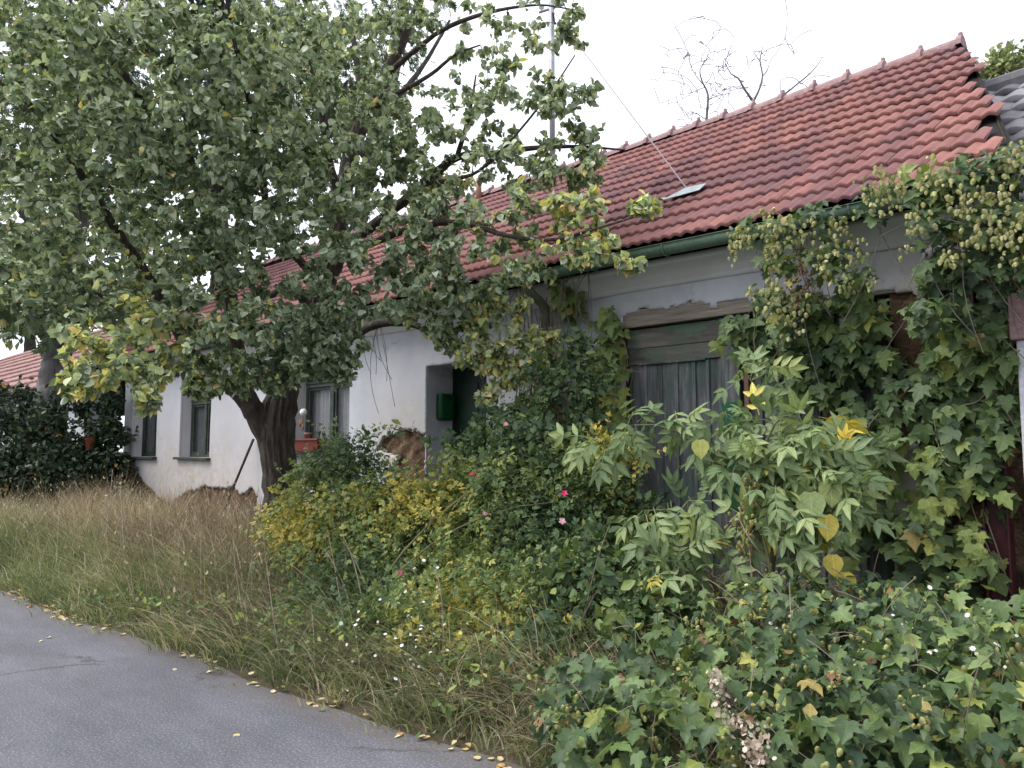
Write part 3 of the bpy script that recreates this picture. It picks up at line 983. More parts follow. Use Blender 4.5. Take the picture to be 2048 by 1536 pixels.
# wagon gate: two leaves of upright boards under an old beam
x0, x1, z0, z1 = OPEN['gate']
gate = MB().box(x0, x1, .2, .24, z0, z1).build('gate', 'dark_inside', house)
MB().rough_box(x0 - .05, x1 + .42, -.005, .34, 2.80, 2.965, .01).build('beam', 'old_beam', house, False, .01)
MB().rough_box(x0 + .0, -3.34, .07, .15, 2.585, 2.775, .004).build('transom_plank', 'flaking_board', gate, False, .006)
MB().rough_box(x0 + .01, -3.345, .075, .15, 2.43, 2.58, .004).build('transom_plank', 'flaking_board', gate, False, .006)
MB().rough_box(x0 + .12, -3.5, .055, .075, 2.418, 2.44, .003).build('batten', 'weathered_board', gate, False, .003)
MB().rough_box(-3.34, -3.16, .045, .16, .12, 2.78, .004).build('middle_post', 'weathered_board', gate, False, .006)
MB().box(-3.337, -3.163, .036, .0445, 1.08, 2.02).build('green_patch', 'new_green_paint', gate, False, .002)
MB().rough_box(-2.0, -1.935, .04, .16, .12, 2.78, .004).build('end_post', 'dark_green_paint', gate, False, .006)
xs = [x0 + .005, -4.16, -3.99, -3.82, -3.63, -3.49, -3.345]
for a0, a1 in zip(xs[:-1], xs[1:]):
    MB().rough_box(a0 + .004, a1 - .004, .1 + random.uniform(-.006, .006), .135, .12, 2.425, .003).build('board', 'weathered_board', gate, False, .004)
for xb in xs[1:-1]:
    MB().rough_box(xb - .018, xb + .018, .078, .099, .14, 2.42, .002).build('batten', 'weathered_board', gate, False, .004)
xs = np.linspace(-3.155, -2.005, 8)
for a0, a1 in zip(xs[:-1], xs[1:]):
    MB().rough_box(a0 + .004, a1 - .004, .1 + random.uniform(-.006, .006), .135, .12, 2.74, .003).build('board', 'weathered_board', gate, False, .004)
for xb in xs[1:-1]:
    MB().rough_box(xb - .018, xb + .018, .078, .099, .14, 2.73, .002).build('batten', 'weathered_board', gate, False, .004)
MB().rough_box(-3.12, -3.085, .055, .075, .5, 2.5, .003).build('iron_bar', 'brown_clay', gate, False, .003)

# ---- roof
EY, EZ, RY, RZ = -0.46, 3.43, 3.0, 6.0
SL = math.hypot(RY - EY, RZ - EZ)
CS, SN = (RY - EY) / SL, (RZ - EZ) / SL


def verge_x(y):
    return -1.08 - (y - .13) * .29


roof = MB()
V = [(X0 - .35, EY + .06, EZ - .02), (verge_x(EY), EY + .06, EZ - .02), (verge_x(RY), RY, RZ - .035), (X0 - .35, RY, RZ - .035), (X0 - .35, 2 * RY - EY, EZ), (verge_x(RY) - .9, 2 * RY - EY, EZ)]
roof.add(V, [(0, 1, 2, 3), (3, 2, 5, 4)])
roof = roof.build('roof', 'dark_inside', house)


def tile_shape(wd, ln, amp, waves, lip=.026, n=13, lift=.034):
    V, T = [], []
    u = np.linspace(0, 1, n)
    prof = amp * (0.5 - 0.5 * np.cos(2 * math.pi * waves * u)) ** 0.75
    for y, dz in ((0, lift), (0.02, lift + .006), (ln, 0.0)):
        V += [((a - .5) * wd, y, p + dz) for a, p in zip(u, prof)]
    V += [((a - .5) * wd, 0.002, p + lift - lip) for a, p in zip(u, prof)]
    for r in range(2):
        for i in range(n - 1):
            a0 = r * n + i
            T += [(a0, a0 + 1, a0 + n + 1), (a0, a0 + n + 1, a0 + n)]
    for i in range(n - 1):
        T += [(3 * n + i, 3 * n + i + 1, i + 1), (3 * n + i, i + 1, i)]
    # side edge
    T += [(n - 1, 3 * n + n - 1, 3 * n - 1), (0, 2 * n, 3 * n)]
    return np.array(V), np.array(T)


def tile_field(parent, shape, wd, expo, rows, xa, xb, origin, cs, sn, material, singles, tint_fn, skip=lambda x, y: False, jit=.006):
    P, tt, ax, hint = [], [], [], []
    for r in range(rows):
        s = r * expo
        y, z = origin[0] + s * cs, origin[1] + s * sn
        off = wd * .5 * (r % 2)
        a, bb = xa(y), xb(y)
        k0 = math.ceil((a - off) / wd)
        while k0 * wd + off < bb:
            x = k0 * wd + off
            if not skip(x, y):
                P.append((x, y, z + random.uniform(-.003, .003) + .012 * math.sin(x * .7) * math.sin(s * 1.1)))
                sj = jit * (9 if random.random() < .025 else 1)
                ax.append((random.gauss(0, sj), cs, sn + random.gauss(0, jit)))
                hint.append((random.gauss(0, jit), -sn, cs))
                tt.append(tint_fn(x, y, r))
            k0 += 1
    leaves(parent, 'tile', 'tiles', [shape], P, ax, hint, np.ones(len(P)), tt, material, singles)


def red_tint(x, y, r):
    base = .45 + .16 * math.sin(x * .9 + r * .5) + random.gauss(0, .2)
    if x > -1.6 - (y * .1) and random.random() < .6:
        base += .3
    if r < 3:
        base += .12
    return base


TILE_W, EXPO = .22, SL / 14
tile_field(roof, tile_shape(TILE_W - .003, EXPO + .05, .022, 2, .028, 13, .036), TILE_W, EXPO, 14, lambda y: X0 - .2, lambda y: verge_x(y) - .09 + random.uniform(-.04, .04), (EY, EZ), CS, SN, 'red_tile', 300, red_tint)
# ridge: half-round tiles, each with a raised collar
x = verge_x(RY) - .02
k = 0
while x > X0 - .3:
    rt = MB()
    zz = .012 * math.sin(x * .8) + (.0 if x > -6 else min(.08, (-6 - x) * .012))
    an = np.linspace(0, math.pi, 9)
    rings = []
    for xx, rr in ((x, .145), (x - .055, .145), (x - .057, .125), (x - .41, .105)):
        rings.append([(xx, RY + rr * math.cos(q), RZ - .03 + zz + rr * .95 * math.sin(q)) for q in an])
    Vv = [p for q in rings for p in q]
    Ff = [(i * 9 + j, (i + 1) * 9 + j, (i + 1) * 9 + j + 1, i * 9 + j + 1) for i in range(3) for j in range(8)]
    Ff.append(tuple(range(9)))
    rt.add(Vv, Ff)
    rt.tube([(x - .03, RY, RZ + .1 + zz), (x - .03, RY, RZ + .15 + zz), (x - .03, RY, RZ + .158 + zz)], [.03, .022, .008], 7)
    rt.build('ridge_tile', 'ridge_tile', roof, False)
    x -= .4
    k += 1
vb = MB()
V = []
for yv in np.linspace(EY + .1, RY, 12):
    zv = EZ + (yv - EY) * SN / CS
    V += [(verge_x(yv) - .02, yv, zv - .03), (verge_x(yv) - .02, yv, zv - .75)]
vb.add(V, [(2 * i, 2 * i + 1, 2 * i + 3, 2 * i + 2) for i in range(11)])
vb.build('gable', 'clay_wall', house)
# lead sheet around the stay, and a vent stub at the ridge
c0 = Vector((-3.875, 0.442, 4.108))
fl = MB()
up, nn = Vector((0, CS, SN)), Vector((0, -SN, CS))
pts = []
for dx, du, dn in ((-.22, -.09, .07), (.2, -.09, .075), (.16, .17, .05), (-.06, .17, .06), (-.26, -.02, .05), (.0, .04, .095)):
    pts.append(c0 + Vector((dx, 0, 0)) + up * du + nn * dn)
fl.add(pts, [(0, 1, 5), (1, 2, 5), (2, 3, 5), (3, 4, 5), (4, 0, 5)])
o = fl.build('flashing', 'sheet_metal', roof)
so = o.modifiers.new('solid', 'SOLIDIFY')
so.thickness = .006
p0 = Vector((-9.35, 2.85, 5.85))
MB().tube([p0, p0 + Vector((0, 0, .45))], .05, 10).build('vent_stub', 'brown_clay', roof, True)

# gutter, brackets, downpipe
an = np.linspace(math.pi * .97, 2 * math.pi * 1.015, 11)
R = .078
prof = [(-.4 + R * math.cos(q), 3.395 + R * math.sin(q)) for q in an]
prof = [(-.4 - R - .012, 3.4)] + prof
gut = MB().extrude_x(prof, X0 - .3, X1 - .1, 60, False, .006).build('gutter', 'green_gutter', house, True)
so = gut.modifiers.new('solid', 'SOLIDIFY')
so.thickness = .004
for xb in np.arange(X0, X1 - .2, .8):
    pr2 = [(-.4 + (R + .006) * math.cos(q), 3.395 + (R + .006) * math.sin(q)) for q in np.linspace(math.pi * .95, 2 * math.pi, 8)]
    MB().tube([(xb, y, z) for y, z in pr2] + [(xb, -.2, 3.42)], .007, 5).build('gutter_bracket', 'green_gutter', gut)
dp = MB().tube(spline([(-5.27, -.4, 3.34), (-5.27, -.39, 3.27), (-5.27, -.3, 3.2), (-5.27, -.15, 3.13), (-5.27, -.1, 3.04), (-5.27, -.1, 2.85), (-5.27, -.1, 1.6), (-5.27, -.1, .3)], .06), .048, 12)
dp = dp.build('downpipe', 'pipe_paint', house, True)
for zc in (2.6, 1.5):
    MB().tube([(-5.27, -.1, zc - .025), (-5.27, -.1, zc + .025)], .056, 12).tube([(-5.27, -.05, zc), (-5.27, .02, zc)], .01, 6).build('pipe_clip', 'galvanised', dp)

# ---- neighbours
nb = thing('grey_roofed_house', 'neighbour house with weathered grey tiles, built against the red roof', 'house', (2.0, 1.5, .3))
MB().box(X1 + .02, 6, .2, .6, 0, 2.95).box(5.6, 6, .6, 6, 0, 2.95).build('wall', 'clay_wall', nb)
GEY, GEZ, GRY, GRZ = -.3, 2.95, 3.2, 5.46
gl = math.hypot(GRY - GEY, GRZ - GEZ)
gc, gs = (GRY - GEY) / gl, (GRZ - GEZ) / gl
MB().add([(-1.5, GEY, GEZ - .04), (6.3, GEY, GEZ - .04), (6.3, GRY, GRZ - .05), (-2.3, GRY, GRZ - .05), (6.3, 6.7, 2.9), (-2.3, 6.7, 2.9)], [(0, 1, 2, 3), (3, 2, 4, 5)]).build('roof', 'dark_inside', nb)
tile_field(nb, tile_shape(.244, gl / 12 + .05, .034, 1, .06, 13, .04), .24, gl / 12, 12, lambda y: verge_x(y) - .5, lambda y: 1.6, (GEY, GEZ), gc, gs, 'grey_tile', 200, lambda x, y, r: .45 + random.gauss(0, .24))
g = MB()
for xr in np.arange(-2.2, 2.0, .4):
    g.tube([(xr, GRY, GRZ + .02), (xr + .42, GRY, GRZ + .03)], [.12, .135], 10)
g.build('ridge', 'grey_tile', nb)

nl = thing('red_roofed_house', 'farther low house with pale red roof beyond the dark shrubs', 'house', (-26, 1.5, .3))
MB().box(-38, -19.3, -.1, .3, 0, 3.2).build('wall', 'plaster', nl)
ne = (-.55, 3.1)
nr = (2.6, 5.5)
ll = math.hypot(nr[0] - ne[0], nr[1] - ne[1])
lc, ls = (nr[0] - ne[0]) / ll, (nr[1] - ne[1]) / ll
MB().add([(-38, ne[0], ne[1] - .03), (-19, ne[0], ne[1] - .03), (-19, nr[0], nr[1] - .04), (-38, nr[0], nr[1] - .04), (-19, 5.8, 3.0), (-38, 5.8, 3.0)], [(0, 1, 2, 3), (3, 2, 4, 5)]).build('roof', 'dark_inside', nl)
tile_field(nl, tile_shape(.304, ll / 10 + .05, .012, 1, .05, 5, .06), .3, ll / 10, 10, lambda y: -37.5, lambda y: -19.1, ne, lc, ls, 'far_red_tile', 0, lambda x, y, r: .5 + random.gauss(0, .2))

# ---- mast on the roof with its stay
mb0 = Vector((-7.534, 2.683, 5.766))
mast = thing('service_mast', 'galvanised pole standing on the red roof with wire stay', 'pole', mb0)
MB().tube([mb0 + Vector((0, 0, -.3)), mb0 + Vector((0, 0, .3))], .06, 12).build('sleeve', 'galvanised', mast, True)
mt = Vector((-7.169, 2.275, 8.699))
mt.x, mt.y = mb0.x, mb0.y
MB().tube([mb0, mt], .044, 12).build('pole', 'galvanised', mast, True)
ca = Vector((mb0.x, mb0.y, 8.4))
ca.z = mt.z - .12
MB().tube([ca + Vector((-.22, -.05, 0)), ca + Vector((.22, .05, 0))], .022, 8).build('crossarm', 'galvanised', mast, True)
for sg in (-1, 1):
    q = ca + Vector((sg * .18, sg * .04, 0))
    MB().tube([q, q + Vector((0, 0, .05)), q + Vector((0, 0, .06)), q + Vector((0, 0, .1)), q + Vector((0, 0, .11)), q + Vector((0, 0, .15))], [.02, .02, .045, .04, .03, .02], 10).build('insulator', 'white_glaze', mast, True)
MB().tube([ca + Vector((.03, -.02, -.05)), c0 + nn * .09 + up * .05], .0075, 5).build('stay_wire', 'wire', mast)
MB().tube([ca + Vector((.05, -.03, -.12)), ca + Vector((.1, -.06, -.3)), ca + Vector((.16, -.1, -.36))], .02, 6).build('cable_end', 'dark_stick', mast)

# ---- things at the wall
x0 = OPEN['door'][0]
pm = [(-7.186, 0.000, 2.337), (-6.916, 0.000, 2.032)]
mbx = thing('letter_box', 'green metal letter box on the white jamb of the doorway', 'letter box', (x0 + .001, .27, 1.95))
MB().box(x0 + .001, x0 + .1, .15, .385, 1.97, 2.31).build('body', 'mailbox_paint', mbx, True, .03)
MB().box(x0 + .1005, x0 + .108, .175, .36, 1.995, 2.22).build('door', 'mailbox_paint', mbx, False, .003)
MB().box(x0 + .1005, x0 + .112, .185, .35, 2.245, 2.275).build('flap', 'mailbox_paint', mbx, False, .003)

fb = thing('window_box', 'red plastic flower box on the sill of the window beside the tree', 'planter', (-9.9, -.1, 1.56))
V = [(-10.36, -.17, 1.745), (-9.5, -.17, 1.745), (-9.53, -.14, 1.575), (-10.33, -.14, 1.575), (-10.36, .0, 1.745), (-9.5, .0, 1.745), (-9.53, -.02, 1.575), (-10.33, -.02, 1.575)]
MB().add(V, [(0, 3, 2, 1), (4, 5, 6, 7), (0, 4, 7, 3), (1, 2, 6, 5), (3, 7, 6, 2)]).build('trough', 'terracotta_plastic', fb, False, .01)
MB().box(-10.38, -9.48, -.19, .015, 1.735, 1.762).build('rim', 'terracotta_plastic', fb, False, .006)
MB().box(-10.33, -9.53, -.16, -.01, 1.7625, 1.767).build('soil', 'soil', fb)
pot = MB().tube([(-9.86, -.09, 1.768), (-9.86, -.09, 1.82), (-9.86, -.09, 1.825), (-9.86, -.09, 1.85)], [.05, .06, .068, .068], 12)
tag(pot.build('flower_pot', 'brown_clay', None, True), 'small brown pot standing in the red flower box', 'flower pot')

hang = thing('hanging_ornament', 'string of a white ball and small shells hanging before the lace-curtained window', 'ornament', (-10.12, .0, 2.5))
MB().tube([(-10.12, -.02, 2.95), (-10.12, -.02, 1.95)], .004, 5).build('string', 'wire', hang)
u = MB()
n1, n2 = 10, 14
V = [(-10.12 + .055 * math.sin(math.pi * i / n1) * math.cos(2 * math.pi * j / n2), -.02 + .055 * math.sin(math.pi * i / n1) * math.sin(2 * math.pi * j / n2), 2.16 + .055 * math.cos(math.pi * i / n1)) for i in range(n1 + 1) for j in range(n2)]
u.add(V, [(i * n2 + j, i * n2 + (j + 1) % n2, (i + 1) * n2 + (j + 1) % n2, (i + 1) * n2 + j) for i in range(n1) for j in range(n2)])
u.build('ball', 'white_glaze', hang, True)
for zq, xq in ((2.0, -10.16), (1.93, -10.13), (1.99, -10.2)):
    MB().tube([(xq, -.02, zq + .06), (xq, -.02, zq), (xq, -.02, zq - .05)], [.008, .017, .006], 8).build('shell', 'brown_clay', hang, True)

st = [(-11.542, -0.050, 1.776), (-11.599, -0.450, 0.742)]
s0, s1 = Vector(st[0]), Vector(st[1])
s1 = s0 + (s1 - s0) * 1.25
stick = MB().tube(spline([tuple(s0), tuple(s0.lerp(s1, .5) + Vector((.01, 0, .015))), tuple(s1)], .2), [.022, .021, .02, .02, .019, .02, .02, .02, .02, .02, .02, .02, .02, .02, .02, .02][:len(spline([tuple(s0), tuple(s0.lerp(s1, .5)), tuple(s1)], .2))], 7)
tag(stick.build('wooden_pole', 'dark_stick', None, True), 'thin dark wooden pole leaning against the white wall beside the tree', 'pole')

rp = thing('red_column', 'dark red steel column behind the hop leaves at the wall end', 'column', (-1.22, -.12, .3))
MB().box(-1.3, -1.285, -.2, -.06, .2, 3.05).box(-1.16, -1.145, -.2, -.06, .2, 3.05).box(-1.285, -1.16, -.137, -.123, .2, 3.05).build('shaft', 'red_steel', rp, False, .003)
MB().box(-1.36, -1.09, -.25, -.01, 3.051, 3.07).build('top_plate', 'red_steel', rp, False, .003)
MB().box(-1.36, -1.09, -.25, -.01, .18, .199).build('foot_plate', 'red_steel', rp, False, .003)
wp0 = (-0.959, -0.368, 2.434)
gp = thing('pale_post', 'pale painted post with purple-grey cap at the edge of the view', 'post', (wp0[0], wp0[1], .3))
MB().box(wp0[0] - .05, wp0[0] + .12, wp0[1] - .06, wp0[1] + .08, .2, 2.3).build('shaft', 'pale_paint', gp, False, .008)
MB().box(wp0[0] - .08, wp0[0] + .15, wp0[1] - .09, wp0[1] + .11, 2.301, 2.62).build('cap', 'ridge_tile', gp, False, .01)

stn = [(-10.737, -0.500, 0.640), (-10.324, -0.600, 0.563), (-10.861, -0.550, 0.525)]
for i, p in enumerate(stn):
    q = MB().rough_box(p[0] - .16, p[0] + .15, p[1] - .1, p[1] + .1, p[2] - .1, p[2] + .07, .03)
    tag(q.build('loose_stone', 'stone', None, False, .03), ['grey block of stone uppermost in the heap by the tree foot', 'grey block of stone nearest the trunk in the heap', 'grey block of stone lowest in the heap by the dry grass'][i], 'stone', 'stones beside the tree foot')

# ------------------------------------------------------------------ trees and shrubs


def limb_tube(name, rows, parent, material, sides=12, knobby=0.05):
    A = spline(rows, .09)
    P, Rr = A[:, :3], np.maximum(A[:, 3], .004)
    s = np.arange(len(P))
    Rr = Rr * (1 + knobby * np.sin(s * .9) * np.sin(s * .37 + 1) + knobby * .5 * rng.normal(size=len(P)))
    P = P + rng.normal(size=P.shape) * Rr[:, None] * .05
    V, Q = tube_arrays(P[None], Rr[None], sides)
    V = V + rng.normal(size=V.shape) * np.repeat(Rr, sides)[:, None] * .03
    if sides > 20:                                # furrowed bark and a flared foot
        th = np.tile(np.arange(sides) * 2 * math.pi / sides, len(P))
        sx = np.repeat(s, sides)
        g_ = np.abs(np.sin(th * 6.5 + .5 * np.sin(sx * .31) + .35 * np.sin(sx * .9))) * .5 + np.abs(np.sin(th * 10 + 1 + .6 * np.sin(sx * .43))) * .5
        V = V + (V - np.repeat(P, sides, 0)) * ((g_ - .6) * .14)[:, None]
    put(name, mesh_tris(name, V, Q, material, None, True), parent)
    return np.c_[P, Rr]


def grow(parent, nodes, ends, twig_mat, M=6, rmax=.03, rmin=.0025, sag=.12, sides=5, lift=.15):
    """Carry a branch from the nearest wood to every end point; returns end points, directions and the paths."""
    N = [np.asarray(nodes, float)]
    allp = N[0]
    d0 = np.array([np.min(np.sum((allp[:, :3] - e) ** 2, 1)) for e in ends])
    ends = ends[np.argsort(d0)]
    buf = np.zeros((len(allp) + len(ends) * (M - 1), 4))
    n = len(allp)
    buf[:n] = allp
    paths, rads = [], []
    for e in ends:
        q = buf[:n]
        dd = np.linalg.norm(q[:, :3] - e, axis=1)
        cost = dd + .35 * np.maximum(0, q[:, 2] - e[2]) - 1.2 * np.minimum(q[:, 3], .06)
        j = int(np.argmin(cost))
        p0 = q[j, :3]
        L = dd[j]
        mid = (p0 + e) / 2 + rng.normal(size=3) * .1 * L + np.array([0, 0, lift * L])
        s = np.linspace(0, 1, M)[:, None]
        path = p0 * (1 - s) ** 2 + 2 * mid * s * (1 - s) + e * s ** 2
        r0 = min(rmax, q[j, 3] * .7, .004 + .011 * L)
        rr = np.linspace(max(r0, rmin), rmin, M)
        paths.append(path)
        rads.append(rr)
        buf[n:n + M - 1, :3] = path[1:]
        buf[n:n + M - 1, 3] = rr[1:]
        n += M - 1
    P, Rr = np.array(paths), np.array(rads)
    put('twigs', tubes_mesh('twigs', P, Rr, sides, twig_mat), parent, None, 'stuff')
    return P


def leaf_sprays(P, per, spread, droop, back=.55):
    """Leaves along the outer part of each twig: points, outward directions and the twig they sit on."""
    n, M, _ = P.shape
    s = rng.uniform(1 - back, 1.0, (n, per))
    f = s * (M - 1)
    i = np.minimum(f.astype(int), M - 2)
    u = (f - i)[..., None]
    a = np.take_along_axis(P, i[..., None].repeat(3, 2), 1)
    c = np.take_along_axis(P, (i + 1)[..., None].repeat(3, 2), 1)
    pos = a * (1 - u) + c * u
    tw = unit(c - a)
    pos = pos + rng.normal(size=pos.shape) * spread
    d = unit(tw * .5 + rng.normal(size=pos.shape) * .75 + np.array([0, 0, -droop]))
    return pos.reshape(-1, 3), d.reshape(-1, 3), np.repeat(np.arange(n), per)


# ---- the big tree before the house
tree = thing('leafy_tree', 'big broadleaf tree with forked dark trunk before the white house', 'tree', (-7.917, -1.568, 0.754))


def L4(*rows):
    return [(*p, r) for p, r in rows]


trunk = L4(((-7.912, -1.541, 0.557), .27), ((-7.915, -1.570, 0.782), .235), ((-7.917, -1.609, 1.092), .2), ((-7.918, -1.650, 1.431), .19), ((-7.926, -1.690, 1.713), .195), ((-7.919, -1.690, 1.996), .19), ((-7.888, -1.653, 2.281), .155),
           ((-7.855, -1.655, 2.564), .14), ((-7.749, -1.585, 2.814), .135), ((-7.603, -1.474, 3.046), .13), ((-7.495, -1.415, 3.415), .125), ((-7.376, -1.350, 3.812), .115), ((-7.268, -1.315, 4.379), .1), ((-7.202, -1.259, 5.023), .088),
           ((-7.069, -1.121, 5.501), .075), ((-6.948, -0.985, 5.904), .065), ((-6.794, -0.886, 6.302), .058), ((-6.654, -0.740, 6.775), .05), ((-6.606, -0.697, 7.376), .04))
LIMBS = [
    L4(((-7.916, -1.692, 1.572), .11), ((-7.965, -1.858, 1.879), .12), ((-8.006, -2.025, 2.154), .1), ((-8.068, -2.245, 2.339), .082), ((-8.073, -2.473, 2.488), .07), ((-7.990, -2.691, 2.650), .07), ((-7.836, -3.003, 3.016), .06),
       ((-7.704, -3.337, 3.399), .05), ((-7.575, -3.671, 3.747), .042), ((-7.459, -4.023, 4.149), .034), ((-7.356, -4.383, 4.509), .026), ((-7.388, -4.714, 4.712), .018)),
    L4(((-7.987, -1.946, 1.989), .1), ((-7.994, -2.109, 2.371), .095), ((-7.917, -2.218, 2.743), .085), ((-7.739, -2.380, 3.195), .072), ((-7.609, -2.578, 3.571), .06), ((-7.399, -2.838, 3.946), .052), ((-7.179, -3.087, 4.310), .045), ((-6.968, -3.329, 4.536), .038), ((-6.954, -3.603, 4.633), .032), ((-6.880, -3.836, 4.857), .026), ((-6.871, -4.129, 5.076), .018), ((-6.868, -4.295, 5.334), .01)),
    L4(((-7.577, -1.452, 3.075), .06), ((-7.502, -1.761, 3.363), .05), ((-7.434, -2.097, 3.248), .042), ((-7.439, -2.364, 3.130), .036), ((-7.375, -2.552, 2.889), .03), ((-7.314, -2.897, 2.791), .022), ((-7.319, -3.188, 2.878), .012)),
    L4(((-7.733, -1.606, 2.776), .055), ((-7.364, -1.544, 2.636), .052), ((-7.010, -1.428, 2.737), .048), ((-6.698, -1.361, 2.902), .046), ((-6.344, -1.237, 2.931), .04), ((-6.024, -1.131, 2.844), .034), ((-5.828, -1.063, 2.672), .028), ((-5.615, -0.984, 2.538), .022), ((-5.309, -0.830, 2.511), .014), ((-5.000, -0.657, 2.354), .008)),
    L4(((-7.378, -1.348, 3.784), .07), ((-6.935, -1.297, 3.969), .062), ((-6.530, -1.212, 4.156), .056), ((-6.086, -1.098, 4.409), .05), ((-5.678, -1.011, 4.596), .04), ((-5.256, -0.818, 4.589), .03), ((-4.864, -0.653, 4.581), .024), ((-4.516, -0.459, 4.551), .016), ((-4.143, -0.236, 4.478), .008)),
    L4(((-5.686, -1.017, 4.586), .026), ((-5.570, -1.008, 4.857), .022), ((-5.465, -1.012, 5.139), .016), ((-5.421, -1.000, 5.392), .008)),
    L4(((-7.270, -1.313, 4.351), .06), ((-7.139, -1.580, 4.741), .05), ((-7.011, -1.804, 5.312), .042), ((-6.939, -2.076, 5.853), .034), ((-6.871, -2.222, 6.475), .025)),
    L4(((-7.192, -1.253, 5.051), .05), ((-7.250, -1.107, 5.684), .042), ((-7.353, -1.147, 6.378), .036), ((-7.435, -1.178, 7.146), .03)),
    L4(((-6.929, -0.971, 5.938), .034), ((-6.413, -0.917, 6.104), .03), ((-6.013, -0.828, 6.217), .026), ((-5.551, -0.672, 6.256), .02), ((-5.052, -0.472, 6.215), .012), ((-4.712, -0.275, 6.107), .006)),
    L4(((-7.414, -1.376, 3.727), .045), ((-6.546, -1.456, 3.763), .04), ((-5.915, -1.418, 3.806), .034), ((-5.283, -1.367, 3.753), .028), ((-4.759, -1.261, 3.551), .022), ((-4.336, -1.126, 3.451), .017), ((-3.890, -0.986, 3.504), .012), ((-3.484, -0.755, 3.622), .006)),
    L4(((-7.471, -1.399, 3.472), .05), ((-7.215, -1.940, 3.673), .045), ((-6.933, -2.397, 3.946), .038), ((-6.614, -2.690, 4.297), .032), ((-6.285, -2.977, 4.686), .025), ((-6.075, -3.238, 5.065), .018), ((-5.922, -3.416, 5.458), .01)),
    L4(((-7.062, -1.112, 5.490), .034), ((-6.648, -1.075, 5.558), .028), ((-6.203, -0.945, 5.684), .022), ((-5.849, -0.900, 5.799), .014), ((-5.580, -0.790, 5.853), .008)),
    L4(((-6.087, -1.097, 4.393), .026), ((-5.675, -1.115, 4.330), .022), ((-5.238, -1.115, 4.323), .016), ((-4.800, -1.013, 4.629), .012), ((-4.471, -0.885, 5.007), .009), ((-4.259, -0.849, 5.236), .006)),
]
nodes = [limb_tube('trunk', trunk, tree, 'bark', 64)]
for lb in LIMBS:
    nodes.append(limb_tube('limb', lb, tree, 'bark', 40 if lb[0][3] > .09 else 9))
nodes = np.vstack(nodes)

